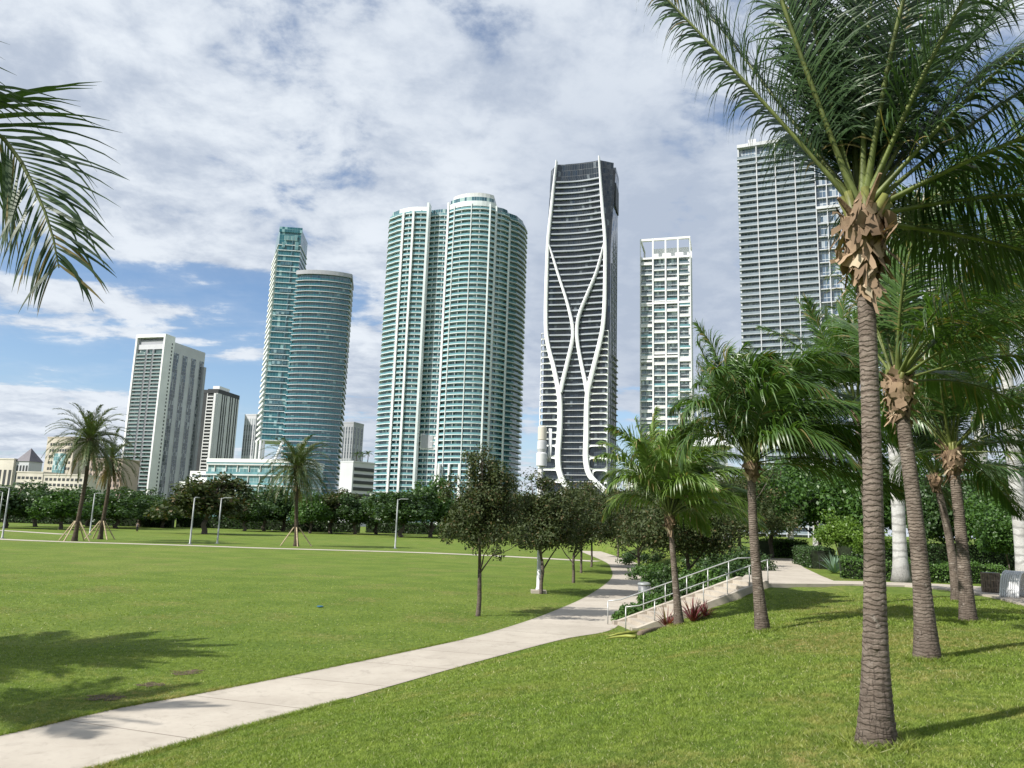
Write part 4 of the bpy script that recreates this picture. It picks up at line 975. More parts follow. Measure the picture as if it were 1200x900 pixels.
# ------------------------------------------------------------------ palms
def fronds_mesh(rng, org, az, el_, Ln, lmax, wind, grav, npair, pw, droop, twist, leafm, r0=.035, nseg=5, t0=.2, tipf=.22, stiff=0.0, vlift=.25, sweep=.35, windp=1.0, name='frond', path=None, side=None, fan=(28, 38)):
    NS_ = 22; d = np.array([cos(az)*cos(el_), sin(az)*cos(el_), sin(el_)]); side0 = np.array([-sin(az), cos(az), 0])
    p = np.array(org, float); P = [p.copy()]; D = [d.copy()]
    wind = np.array(wind, float)
    for i in range(NS_):
        t = (i+.5)/NS_
        d = d + np.array([0, 0, -1])*grav*(.25+1.9*t)/NS_ + wind*(.2+1.6*t)/NS_
        d /= np.linalg.norm(d); p = p+d*Ln/NS_; P.append(p.copy()); D.append(d.copy())
    P = np.array(P); D = np.array(D); tt = np.linspace(0, 1, NS_+1)
    if path is not None:
        P = resample(np.array(path, float), NS_+1); D = np.gradient(P, axis=0); D /= np.linalg.norm(D, axis=1)[:, None]; side0 = np.array(side, float)
    Sd = side0-D*(D@side0)[:, None]; Sd /= np.linalg.norm(Sd, axis=1)[:, None]
    Up = np.cross(D, Sd); ang = twist*tt
    S2 = Sd*np.cos(ang)[:, None]+Up*np.sin(ang)[:, None]; U2 = np.cross(D, S2)
    V = []; F4 = []; mi = []; base = 0
    # stalk
    rr_ = r0*(1-tt)**.8*.9+.0035
    rr_[:3] *= np.array([2.0, 1.45, 1.15])
    n = 5; a = np.arange(n)*2*pi/n
    ring = P[:, None, :]+(S2[:, None, :]*np.cos(a)[None, :, None]*1.25+U2[:, None, :]*np.sin(a)[None, :, None]*.8)*rr_[:, None, None]
    V.append(ring.reshape(-1, 3)); i0 = np.arange(NS_)[:, None]*n; k = np.arange(n)[None]; k2 = (k+1) % n
    f = np.stack([i0+k, i0+k2, i0+n+k2, i0+n+k], -1).reshape(-1, 4); F4.append(f); mi.append(np.ones(len(f), int)); base = (NS_+1)*n
    for sg in (-1, 1):
        tp = t0+(1-t0)*(np.arange(npair)+rng.random(npair)*.5)/npair
        x = (tp-t0)/(1-t0)
        ln = lmax*np.minimum(1, .55+x*2.6)*(1-(1-tipf)*np.clip((x-.35)/.65, 0, 1)**1.5)*(.9+.2*rng.random(npair))
        pt = np.stack([np.interp(tp, tt, P[:, j]) for j in range(3)], -1)
        dd = np.stack([np.interp(tp, tt, D[:, j]) for j in range(3)], -1); ss = np.stack([np.interp(tp, tt, S2[:, j]) for j in range(3)], -1); uu = np.cross(dd, ss)
        fa = np.radians(fan[0]+fan[1]*x)+sweep*.3
        q = ss*sg*np.cos(fa)[:, None]+dd*np.sin(fa)[:, None]+uu*(vlift*(1-x*.6))[:, None]+rng.normal(size=(npair, 3))*.085
        q /= np.linalg.norm(q, axis=1)[:, None]
        wv = dd-q*np.sum(dd*q, 1)[:, None]+uu*.25; wv -= q*np.sum(wv*q, 1)[:, None]; wv /= np.linalg.norm(wv, axis=1)[:, None]
        prof = np.interp(np.linspace(0, 1, nseg+1), [0, .15, .5, .8, 1], [.45, 1, .95, .6, .06])
        rows = []; cur = pt.copy(); dr = droop*(.3+1.4*rng.random((npair, 1))**1.5)
        for j in range(nseg+1):
            hw = (pw*.5*prof[j]*(.8+.4*rng.random(npair)))[:, None]
            rows.append(np.stack([cur-wv*hw, cur+wv*hw], 1))
            q = q+np.array([0, 0, -1])*dr*(.35+j*.35)/nseg+wind*windp*(.12+.26*j/nseg)
            q /= np.linalg.norm(q, axis=1)[:, None]; cur = cur+q*(ln/nseg)[:, None]
        A = np.stack(rows, 1)                         # npair, nseg+1, 2, 3
        V.append(A.reshape(-1, 3)); m = (nseg+1)*2
        ii = base+np.arange(npair)[:, None]*m+np.arange(nseg)[None]*2
        f = np.stack([ii, ii+1, ii+3, ii+2], -1).reshape(-1, 4); F4.append(f); mi.append(np.zeros(len(f), int)); base += npair*m
    return fast_mesh(name, np.concatenate(V), np.concatenate(F4), [M[leafm], M['rachis']], np.concatenate(mi), True)

def ringed_trunk(pts, r_base, r_top, flare, ringh, depth, mat, parent, n=18, rough=.06, seed=0, name='trunk', flare_h=.6):
    rng = np.random.default_rng(seed)
    P = resample(np.array(pts, float), 400); Ln = np.sum(np.linalg.norm(np.diff(P, axis=0), axis=1))
    steps = max(12, int(Ln/ringh))*3; t = np.linspace(0, 1, steps)
    C_ = np.stack([np.interp(t*(len(P)-1), np.arange(len(P)), P[:, k]) for k in range(3)], -1)
    r = r_base+(r_top-r_base)*t+flare*np.exp(-t*Ln/flare_h)
    r = r*(1+depth*np.array([(-1.0, .75, .35)[i % 3] for i in range(steps)])*(.5+rng.random(steps)))
    th = np.arange(n)*2*pi/n; jit = 1+rng.normal(size=(steps, n))*rough*.35+.03*np.sin(th*3+1)[None]*np.exp(-t*Ln/flare_h)[:, None]
    V = np.stack([C_[:, 0:1]+np.cos(th)[None]*r[:, None]*jit, C_[:, 1:2]+np.sin(th)[None]*r[:, None]*jit, np.repeat(C_[:, 2:3], n, 1)+rng.normal(size=(steps, n))*ringh*.12], -1).reshape(-1, 3)
    i0 = np.arange(steps-1)[:, None]*n; k = np.arange(n)[None]; k2 = (k+1) % n
    Fq = np.stack([i0+k, i0+k2, i0+n+k2, i0+n+k], -1).reshape(-1, 4)
    return link(name, fast_mesh(name, V, Fq, M[mat], smooth=True), parent)

def curl_strip(rng, p, out, Ln, w, curl, mat_list, name):
    """a torn, curling strip of leaf sheath"""
    n = 7; q = np.array(out, float)*(.35+.9*rng.random())+np.array([rng.normal()*.3, rng.normal()*.3, .25+1.3*rng.random()]); q /= np.linalg.norm(q); cur = np.array(p, float)
    sd_ = np.cross(q, [0, 0, 1]); sd_ /= np.linalg.norm(sd_)+1e-6; V = []
    wig = rng.normal()*.5
    for j in range(n):
        hw = w*.5*(1-.75*(j/(n-1))**1.5)
        V += [cur-sd_*hw, cur+sd_*hw+np.array([0, 0, rng.normal()*.01])]
        q = q+np.array([0, 0, -1])*curl/n*1.6+sd_*wig/n; q /= np.linalg.norm(q); cur = cur+q*Ln/(n-1)
    F4 = [(2*j, 2*j+1, 2*j+3, 2*j+2) for j in range(n-1)]
    return V, F4

def coco_palm(label, base, crown, bend, r_b, r_t, flare, fronds, Ln, lmax, wind, seed, npair=52, pw=.035, grav=.9, droop=1.0, leafm='palm', boots=26, bootscale=1.0, nseg=4, t0=.2, cat='palm tree', old=0):
    rng = np.random.default_rng(seed)
    T = thing('coconut_palm', label, cat, tuple(base), 0, None)
    b3 = np.array(base, float); c = np.array(crown, float)-b3
    pts = [(0, 0, -.06)] + [tuple(np.array(c)*t+np.array([bend[0], bend[1], 0])*sin(pi*t)) for t in (.12, .3, .5, .7, .88)] + [tuple(c)]
    ringed_trunk(pts, r_b, r_t, flare, .05*max(1, np.linalg.norm(c)/6), .007, 'coco', T, 20, .05, seed)
    c = np.array(c)
    # fibrous crown shaft: bulge and curled torn sheaths
    s = bootscale
    prof = [(r_t*.98, -.62*s), (r_t*1.25, -.5*s), (r_t*1.7, -.3*s), (r_t*1.95, -.08*s), (r_t*1.65, .12*s), (r_t*1.0, .30*s), (.03, .42*s)]
    bb = MB().lathe(prof, 14)
    bb.v = [(x*(1+.18*rng.normal()*.6)+c[0], y*(1+.18*rng.normal()*.6)+c[1], z+c[2]) for x, y, z in bb.v]
    bb.build('crown_shaft', M['fibre'], T, False)
    V = []; F4 = []
    Rz = lambda z: float(np.interp((z-c[2])/s, [-.62, -.5, -.3, -.08, .12, .3], [r_t*1.0, r_t*1.25, r_t*1.75, r_t*2.0, r_t*1.7, r_t*1.1]))
    for i in range(boots):                           # torn sheath sheets wrapped round the shaft, peeling at one end
        a = rng.random()*2*pi; z = c[2]+s*(-.62+.78*rng.random()); ph = rng.normal()*.7+(pi/2 if rng.random() < .5 else .35); wide = rng.random() < .55
        l_ = s*(.25+.35*rng.random()); w_ = s*((.10+.10*rng.random()) if wide else (.025+.035*rng.random())); peel = s*(.05+.42*rng.random()**2) if wide else s*(.1+.4*rng.random()); base_ = s*.02*rng.random()
        dirn = -1 if rng.random() < .75 else 1; o_ = len(V); sag = s*.25*rng.random()*(0 if wide else 1)
        for j in range(8):
            t = j/7; sdd = (t-.4)*l_*dirn; z_ = z+sdd*sin(ph); r_ = Rz(z_)+.012+base_+peel*max(0, t-.4)**1.6; a_ = a+sdd*cos(ph)/max(r_, .05)
            hw = w_*.5*(1-.6*max(0, t-.5)*2*rng.random())
            for sg in (-1, 1):
                da = -sin(ph)*hw*sg/max(r_, .05); dz = cos(ph)*hw*sg
                V.append(np.array([c[0]+cos(a_+da)*(r_+rng.normal()*.008), c[1]+sin(a_+da)*(r_+rng.normal()*.008), z_+dz-sag*max(0, t-.5)+rng.normal()*.006]))
        F4 += [(o_+2*j, o_+2*j+1, o_+2*j+3, o_+2*j+2) for j in range(7)]
    if boots > 20:                                   # stubs of cut and broken stalks
        for i in range(4):
            a = i*1.57+rng.random()*.6; o2 = np.array([cos(a), sin(a), 0]); z = c[2]+s*(-.35+.5*rng.random()); l_ = s*(.15+.2*rng.random())
            p0 = np.array([c[0], c[1], z])+o2*r_t*1.2; MB().tube([p0, p0+(o2*.6+np.array([0, 0, .75]))*l_*.5, p0+(o2*.95+np.array([0, 0, .9]))*l_], [.05*s, .035*s, .018*s], 5).build('stalk_stub', M['fibre'], T)
    if boots: link('dry_sheath', fast_mesh('dry_sheath', np.array(V), np.array(F4), M['boot'], smooth=True), T)
    for (a, e, *k) in fronds:
        kk = k[0] if k else {}
        a2 = radians(a); e2 = radians(e)
        org = c+np.array([cos(a2)*r_t*.75, sin(a2)*r_t*.75, .02+.22*s*sin(e2)])
        me = fronds_mesh(rng, org, a2, e2, Ln*kk.get('L', 1)*(.93+.14*rng.random()), lmax*kk.get('l', 1), np.array(wind)*kk.get('w', 1), grav*kk.get('g', 1)*(.9+.2*rng.random()), int(npair*kk.get('n', 1)), pw, droop*kk.get('d', 1), kk.get('t', rng.normal()*.35), kk.get('m', leafm), r0=.03*s, nseg=nseg, t0=t0)
        link('frond', me, T)
    # petiole bases clasping the shaft
    b = MB()
    for (a, e, *k) in fronds[::2]:
        a2 = radians(a); o2 = np.array([cos(a2), sin(a2), 0])
        b.tube([c+o2*r_t*1.2+np.array([0, 0, -.2*s]), c+o2*r_t*1.2+np.array([0, 0, .05*s]), c+o2*(r_t*1.1+.2*s*cos(radians(e)))+np.array([0, 0, .05*s+.3*s*sin(radians(e))])], [.07*s, .06*s, .04*s], 6)
    b.build('leaf_base', M['petiole'], T, True)
    return T
def ground_at(px, py, z0):                            # walk the sight line onto the hill
    z = z0
    for _ in range(25):
        p = at_z(px, py, z); z = .5*z+.5*tz1(p[0], p[1])
    p = at_z(px, py, z); return (float(p[0]), float(p[1]), tz1(p[0], p[1]))
def crown_pt(px, py, Y): return tuple(float(v) for v in at_y(px, py, Y))
def ring_fronds(rng, n, lo, hi, a0=0, extra=None):
    out = []
    for i in range(n):
        f = (i+.5)/n; a_ = (a0+i*137.5) % 360; e_ = lo+(hi-lo)*f+rng.normal()*5
        if cos(radians(a_)) < -.25: e_ = max(e_, 46+.4*e_)          # the wind lifts the fronds on its own side
        out.append((a_, e_, dict(extra or {})))
    return out

rg = np.random.default_rng(77)
WIND = (.55, .12, -.02)
# the near palm
b1 = ground_at(1027, 872, 2.05)
fr = [(172, 54, dict(L=1.15, g=.5, t=.5)), (150, 62, dict(L=1.05, g=.6)), (195, 68, dict(L=1.1, g=.5, t=.3)), (120, 74, dict(g=.5)), (265, 84, dict(g=.35, d=.8)), (100, 66, dict(g=.5)),
      (350, 42, dict(L=1.1, g=.6)), (10, 54, dict(L=1.1, g=.55)), (335, 26, dict(g=.8)), (25, 66, dict(g=.5)), (45, 50, {}), (70, 60, {}), (90, 50, dict(g=.8)), (305, 62, dict(g=.5)), (322, 46, dict(g=.7)), (5, 16, dict(g=.7, d=1.2)), (15, 2, dict(g=.5)),
      (285, 74, dict(g=.4)), (60, 30, dict(g=.9)), (20, 32, dict(g=.8)), (340, 62, dict(g=.5)), (185, 78, dict(g=.45)), (80, 80, dict(g=.4)), (40, 12, dict(g=.7)), (355, 72, dict(g=.4)), (30, 76, dict(g=.4)), (150, 80, dict(g=.4))]
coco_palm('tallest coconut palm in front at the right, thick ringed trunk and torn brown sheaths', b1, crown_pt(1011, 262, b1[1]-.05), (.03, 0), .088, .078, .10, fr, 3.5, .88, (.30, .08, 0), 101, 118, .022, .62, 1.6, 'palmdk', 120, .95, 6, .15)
# second, right behind it
b2 = ground_at(1087, 773, 2.05)
fr = [q for q in ring_fronds(rg, 30, 8, 84, 20) if not (115 < q[0] < 245 and q[1] < 76)]
coco_palm('second tall coconut palm, its leaning trunk just right of the thickest trunk', b2, crown_pt(1052, 452, b2[1]+.1), (.05, 0), .12, .098, .09, fr, 3.6, .9, WIND, 102, 88, .028, .85, 1.8, 'palm', 70, .8, 5)
# wind-bent palm by the lawn
b3 = ground_at(894, 740, 1.36)
fr = [(a, (max(e, 66) if cos(radians(a)) < -.2 else e), dict(k, L=.8 if cos(radians(a)) < -.2 else 1)) for a, e, k in ring_fronds(rg, 36, 30, 86, 0, dict(g=1.3))]+[(180, 50, dict(g=2.2, w=.7, L=.62)), (200, 62, dict(g=1.9, w=.7, L=.75)), (165, 66, dict(g=1.9, w=.7, L=.75)), (215, 68, dict(g=1.8, w=.7, L=.8)), (150, 56, dict(g=1.9, w=.8, L=.7)), (190, 76, dict(g=1.5, w=.5)), (350, 12, dict(g=.7)), (5, 30, dict(g=.8)), (340, 2, dict(g=.5, L=.9))]
coco_palm('wind bent coconut palm in the middle of the slope, fronds swept to the right', b3, crown_pt(880, 545, b3[1]), (-.05, 0), .112, .09, .08, fr, 3.6, 1.05, (.8, .15, -.08), 103, 100, .036, 1.15, 2.0, 'palm', 16, .6, 5)
# bright palm at the foot of the stairs
b4 = ground_at(796, 733, .76)
fr = ring_fronds(rg, 28, 20, 84, 60, dict(g=1.3))+[(175, 44, dict(g=1.9, w=.1, L=.8)), (160, 60, dict(g=1.6, w=.4, L=.9)), (200, 58, dict(g=1.8, w=.15, L=.85)), (185, 72, dict(g=1.5, w=.3))]
coco_palm('bright yellow green coconut palm at the foot of the stairs', b4, crown_pt(785, 608, b4[1]), (.0, 0), .105, .082, .09, fr, 3.4, .95, (.6, .1, 0), 104, 96, .044, 1.1, 2.0, 'palmlt', 14, .7, 5)
# two at the right
b5 = ground_at(1135, 729, 2.05)
fr = ring_fronds(rg, 26, 0, 84, 40)
coco_palm('right hand coconut palm with a knotted brown crown, trunk standing alone on the grass', b5, crown_pt(1116, 532, b5[1]), (.02, 0), .125, .105, .08, fr, 3.7, .95, WIND, 105, 84, .034, .9, 1.8, 'palm', 60, .8, 5)
b6 = ground_at(1122, 705, 2.05)
fr = ring_fronds(rg, 20, 0, 80, 10)
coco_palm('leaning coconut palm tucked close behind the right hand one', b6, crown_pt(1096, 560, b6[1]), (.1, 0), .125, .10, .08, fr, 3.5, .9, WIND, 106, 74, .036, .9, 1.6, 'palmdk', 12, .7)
# standing just outside the right edge, its fronds reach in
coco_palm('coconut palm at the right edge whose long fronds arch in from outside', (9.6, 12.2, tz1(9.6, 12.2)), (9.3, 12.2, 7.2), (0, 0), .135, .105, .1, ring_fronds(rg, 24, 5, 80, 175), 3.9, 1.0, (.3, .1, 0), 107, 84, .03, .9, 1.7, 'palm', 20, .72, 5)
coco_palm('coconut palm outside the right edge beyond the grass, its fronds behind the right hand pair', (17.2, 22.5, tz1(17.2, 22.5)), (16.6, 22.5, 8.6), (0, 0), .14, .11, .1, ring_fronds(rg, 26, 0, 80, 100), 4.4, 1.05, (.1, .1, 0), 108, 74, .04, .9, 1.7, 'palmdk', 12, .7)
coco_palm('coconut palm hidden behind the tallest palm trunk, its crown showing on both sides', (11.5, 24.6, tz1(11.5, 24.6)), (11.2, 24.6, 7.7), (0, 0), .125, .10, .06, ring_fronds(rg, 24, 0, 80, 130), 4.0, 1.0, WIND, 109, 74, .04, .95, 1.7, 'palm', 12, .7)
# the near one at the left: crown just outside the frame, one tattered frond hangs in
cl = np.array([-5.6, 2.6, 6.6]); bl = np.array([-5.9, 2.5, tz1(-5.9, 2.5)])
T = coco_palm('coconut palm just outside the left edge, one tattered frond hanging into view', tuple(bl), tuple(cl), (0, 0), .13, .10, .1, [(190, 50), (150, 45), (230, 45), (260, 50), (210, 20), (170, 70), (130, 40)], 2.6, .7, (0, 0, 0), 110, 44, .035, .9, 1.0, 'palm', 10, .62)
Yf = 4.6
pa = [cl, cl+np.array([.8, .7, .3]), at_y(-110, 108, Yf-.4), at_y(-50, 130, Yf-.2), at_y(8, 166, Yf), at_y(42, 224, Yf), at_y(60, 270, Yf), at_y(69, 314, Yf)]
pa = [np.array(p)-bl for p in pa]
me = fronds_mesh(np.random.default_rng(5), (0, 0, 0), 0, 0, 3.5, .92, (.12, 0, 0), 0, 104, .021, .95, 0, 'palmdk', r0=.03, nseg=6, t0=.25, tipf=.42, vlift=.0, sweep=.0, fan=(34, 16), path=pa, side=(.85, .15, .5))
link('frond', me, T)
# two more outside the left edge, known by the shade they throw on lawn and path
rg = np.random.default_rng(78)
coco_palm('coconut palm outside the left edge whose shade lies on the lawn', (-22.6, 15.4, 0), (-22.0, 15.4, 8.8), (0, 0), .14, .11, .1, ring_fronds(rg, 36, 0, 75, 30), 4.6, 1.0, (.3, .1, 0), 111, 60, .07, .9, 1.0, 'palm', 0, .7, 3)
coco_palm('coconut palm outside the left edge whose shade crosses the path', (-17.6, 10.2, 0), (-17.4, 10.3, 8.2), (0, 0), .14, .11, .1, ring_fronds(rg, 16, 0, 75, 80), 3.2, .8, (.3, .1, 0), 112, 40, .06, .9, 1.0, 'palm', 0, .7, 3)

coco_palm('unseen coconut palm added farther outside the left edge to thicken the lawn shade', (-25, 14.2, 0), (-24.5, 14.3, 9.4), (0, 0), .14, .11, .1, ring_fronds(rg, 28, 0, 75, 60), 4.0, 1.0, (.3, .1, 0), 113, 60, .07, .9, 1.0, 'palm', 0, .7, 3)  # unseen palm, added to merge and thicken the shade patches
# date palms with timber props on the lawn
def date_palm(label, px, py, cpx, cpy, nf, Ln, seed, dry=8, lean=0, props=True):
    rng = np.random.default_rng(seed); p = at_z(px, py); base = (float(p[0]), float(p[1]), 0)
    c = np.array(at_y(cpx, cpy, p[1]))-np.array(base)
    T = thing('date_palm', label, 'palm tree', base, 0, 'propped date palms on the lawn')
    ringed_trunk([(0, 0, -.1), tuple(c*.3+np.array([lean*.5, 0, 0])), tuple(c*.65+np.array([lean, 0, 0])), tuple(c)], .25, .21, .2, .16, .06, 'date', T, 12, .08, seed)
    b = MB().lathe([(.25, -1.0), (.42, -.5), (.5, 0), (.35, .4), (.05, .7)], 10); b.v = [(x+c[0], y+c[1], z+c[2]) for x, y, z in b.v]; b.build('crown_shaft', M['date'], T, True)
    for i in range(nf):
        f = (i+.5)/nf; el_ = radians(-38+112*f+rng.normal()*5); az_ = radians(i*137.5+rng.normal()*8)
        link('frond', fronds_mesh(rng, c+np.array([0, 0, .2]), az_, el_, Ln*(.9+.2*rng.random()), .75, (.14, 0, 0), 1.35, 46, .06, .5, rng.normal()*.3, 'datefrond', r0=.05, nseg=3, t0=.12, tipf=.35, vlift=.4, sweep=.6), T)
    for i in range(dry):
        link('dry_frond', fronds_mesh(rng, c+np.array([0, 0, -.4]), rng.random()*2*pi, radians(-25-rng.random()*40), Ln*.85, .55, (.1, 0, 0), 1.0, 24, .08, .4, 0, 'datedry', r0=.05, nseg=2, t0=.12, vlift=.2, sweep=.9), T)
    if props:
        for k in range(4):
            a = k*pi/2+.5+seed; d_ = np.array([cos(a), sin(a), 0]); top = c*(2.5/c[2])
            MB().tube([d_*2.0+np.array([0, 0, -.05]), np.array([top[0]*.9, top[1]*.9, 2.4])+d_*.32], .085, 6).build('prop', M['timber'], T)
    return T
date_palm('tall date palm at the left, its leaning trunk propped with timber stakes', 87, 634, 105, 517, 84, 5.6, 1, 8, .25)
date_palm('date palm behind the tall left one, hung with many dry brown fronds', 117, 632, 130, 540, 34, 4.6, 2, 22, .2)
date_palm('date palm standing alone left of the teal tower, propped with timber stakes', 347, 640, 348, 549, 88, 5.8, 3, 6, 0)

# small palms on the roof of the grey block
for i, (px, lab) in enumerate([(417, 'small roof palm at the left end of the grey block'), (424, 'middle small roof palm on the grey block'), (430.5, 'small roof palm at the right end of the grey block')]):
    p = at_y(px, 543, 408); z0 = HB_OFFICE; T = thing('roof_palm', lab, 'palm tree', (p[0], p[1], z0), 0, 'palms on the roof of the grey block'); rng = np.random.default_rng(i)
    MB().tube([(0, 0, 0), (.2, 0, 2.5), (.1, 0, 4.4+i*.3)], [.25, .2, .18], 6).build('trunk', M['date'], T)
    for k in range(16): link('frond', fronds_mesh(rng, (.1, 0, 4.4+i*.3), k*2.4, radians(-10+70*rng.random()), 3.4, .8, (0, 0, 0), 1.1, 12, .22, .4, 0, 'leafdk', r0=.06, nseg=2, t0=.15), T)

# royal palms behind the upper walk: smooth pale trunks
def royal(label, px, py, z, pxt, pyt, r, seed, crown=True):
    p = at_z(px, py, z) if py else None
    base = (float(p[0]), float(p[1]), z-.05); c = np.array(at_y(pxt, pyt, p[1]))-np.array(base)
    T = thing('royal_palm', label, 'palm tree', base, 0, None)
    P = resample(np.array([(0, 0, 0), tuple(c*.5), tuple(c)]), 30); t = np.linspace(0, 1, 30)
    rr_ = r*(1.0+.55*np.exp(-t*18)-.08*np.sin(t*pi)+.12*np.exp(-((t-.62)/.22)**2)-.34*np.clip((t-.75)/.25, 0, 1))
    MB().tube(P, list(rr_), 18).build('trunk', M['royal'], T, True)
    MB().tube([c, c+np.array([0, 0, .9]), c+np.array([0, 0, 1.7])], [r*.66, r*.6, r*.35], 12).build('crown_shaft', M['petiole'], T, True)
    rng = np.random.default_rng(seed)
    for k in range(13):
        link('frond', fronds_mesh(rng, c+np.array([0, 0, 1.6]), k*2.4, radians(-5+75*(k+.5)/13), 3.4, .8, (.5, .1, 0), .9, 44, .05, .9, rng.normal()*.5, 'palm', r0=.05, nseg=3, t0=.15, vlift=.3), T)
    return T
royal('royal palm with a thick smooth white trunk between the first two coconut trunks', 1056, 682, ZPL, 1046, 440, .29, 1)
royal('royal palm with a smooth grey trunk behind the right hand coconut pair', 1157, 652, ZPL, 1146, 470, .62, 2)
royal('royal palm with a smooth white trunk at the right edge beside the arched bench', 1202, 689, ZPL, 1178, 420, .29, 3)
royal('short thick royal palm trunk in the shade behind the bright round bush', 958, 650, ZPL, 953, 520, .36, 4)
royal('slender royal palm trunk just left of the bright round bush', 927, 648, ZPL, 925, 540, .3, 5)

# broadleaf trees behind the upper walk
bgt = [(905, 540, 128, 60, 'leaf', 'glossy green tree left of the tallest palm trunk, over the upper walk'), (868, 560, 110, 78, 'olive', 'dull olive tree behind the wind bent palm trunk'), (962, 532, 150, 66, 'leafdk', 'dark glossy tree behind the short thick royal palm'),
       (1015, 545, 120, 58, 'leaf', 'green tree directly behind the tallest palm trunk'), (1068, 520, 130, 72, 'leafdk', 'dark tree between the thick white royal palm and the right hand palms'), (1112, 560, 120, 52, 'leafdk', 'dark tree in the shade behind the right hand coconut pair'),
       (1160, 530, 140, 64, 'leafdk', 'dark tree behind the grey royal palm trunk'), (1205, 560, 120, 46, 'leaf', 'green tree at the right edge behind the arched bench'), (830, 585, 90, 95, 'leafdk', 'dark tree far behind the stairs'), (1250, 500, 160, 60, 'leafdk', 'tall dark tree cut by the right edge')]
for i, (px, top, w, d, mt, lab) in enumerate(bgt):
    p = at_y(px, 660, d); h = float(at_y(px, top, d)[2])-ZPL; cw = w/FPX*d
    make_tree('broadleaf_tree', lab, 'tree', (p[0], d, ZPL-.03), h, cw, h*.58, h*.82, 120, cw*.13, 115, .30 if d > 55 else .24, mt, .16, 200+i, 'bark', None, .25, .45, 1.5, 8)
p = at_y(985, 660, 44); make_tree('round_bush', 'bright yellow green round bush on thin dark stems by the upper walk', 'bush', (p[0], 44, ZPL-.03), 3.1, 3.3, 2.05, 2.0, 70, .42, 110, .14, 'leaflt', .05, 301, 'bark', None, .22, .4, 1.6, 8)
p = at_y(1022, 660, 40); make_tree('round_bush', 'small yellow green bush half hidden by the tallest palm trunk', 'bush', (p[0], 40, ZPL-.03), 2.6, 2.2, 1.7, 1.6, 40, .36, 100, .14, 'leaflt', .045, 302, 'bark', None, .22, .4, 1.6, 6)
p = at_y(1180, 640, 38); make_tree('round_bush', 'bright leafy bush between the grey and the white royal palm trunks', 'bush', (p[0], 38, ZPL-.03), 3.8, 3.0, 2.2, 2.9, 60, .42, 110, .16, 'leaf', .05, 303, 'bark', None, .22, .4, 1.6, 6)
# hedges along the upper walk
def hp(px, py, z=ZPL): return at_z(px, py, z)[:2]
hedge('clipped hedge at the edge of the upper walk, left of the thick white royal palm', hp(985, 677), hp(1046, 680), 1.3, .85, ZPL-.02, 1, .09, 330, 'hedge')
hedge('clipped hedge at the edge of the upper walk, right of the thick white royal palm', hp(1068, 681), hp(1172, 684), 1.3, .8, ZPL-.02, 2, .09, 330, 'hedge')
hedge('taller dark hedge behind the round bushes', hp(990, 663), hp(1195, 668), 1.6, 1.5, ZPL-.02, 3, .12, 150, 'leafdk')
hedge('square clipped hedge at the head of the stairs, where the upper walk turns', hp(893, 652.5), hp(936, 653), 2.2, 1.35, ZPL-.02, 4, .13, 140, 'hedge')
hedge('dark clipped hedge just right of the head of the stairs walk', hp(944, 662), hp(966, 667), 1.4, 1.1, ZPL-.02, 5, .11, 180, 'leafdk')
for px in (760, 1000, 1240):
    pass
# leafy shrubs on the bank between the path and the stairs
i = 0
for px, py, d, w, h, mt, lab in [(735, 724, 31.8, 1.0, .42, 'hedge', 'low green shrub beside the bottom of the far handrail'), (750, 716, 32.8, 1.3, .45, 'leaf', 'bright green shrub right of the grey bin'), (772, 710, 33.2, 1.6, .55, 'hedge', 'green shrub on the bank above the lower steps'),
                             (797, 700, 33.6, 1.9, .7, 'leafdk', 'dark green shrub behind the middle of the far handrail'), (824, 690, 34.5, 2.1, .8, 'hedge', 'green shrub on the bank above the upper steps'), (850, 682, 36, 2.3, .9, 'leafdk', 'dark shrub below the top of the stairs'),
                             (874, 668, 40, 2.4, 1.2, 'leafdk', 'dark shrub at the top of the bank by the stairs'), (783, 676, 48, 3.0, 1.2, 'leaf', 'yellowish green shrub where the path bends behind the bin'), (766, 668, 58, 3.4, 1.2, 'hedge', 'green shrub at the inside of the far path bend'),
                             (806, 680, 44, 3.0, 1.3, 'leafdk', 'dark shrub under the olive tree by the stairs'), (834, 668, 50, 3.4, 1.4, 'leafdk', 'dark shrub beyond the stairs, under the wind bent palm fronds'), (757, 659, 80, 5, 1.5, 'leafdk', 'dark shrub at the far end of the path')]:
    p = at_y(px, py, d); z = tz1(p[0], d); rng = np.random.default_rng(400+i); i += 1
    T = thing('shrub', lab, 'shrub', (p[0], d, z), 0, 'shrubs on the bank by the stairs')
    n = 34; a = rng.random(n)*2*pi; r = np.sqrt(rng.random(n))*w*.55
    C_ = np.stack([np.cos(a)*r, np.sin(a)*r*.8, h*(.25+.6*rng.random(n))*(1-.5*(r/(w*.55))**2)], -1)
    V, Fq = leaf_cloud(rng, C_, np.full(n, .3*h+.08), 70, .085+.0016*d, 1.7); link('foliage', fast_mesh('foliage', V, Fq, M[mt]), T)
    b = MB()
    for k in range(7): b.tube([(0, 0, -.1), C_[k]*.5+np.array([0, 0, .05]), C_[k]], [.02, .015, .006], 5)
    b.build('stem', M['bark'], T)

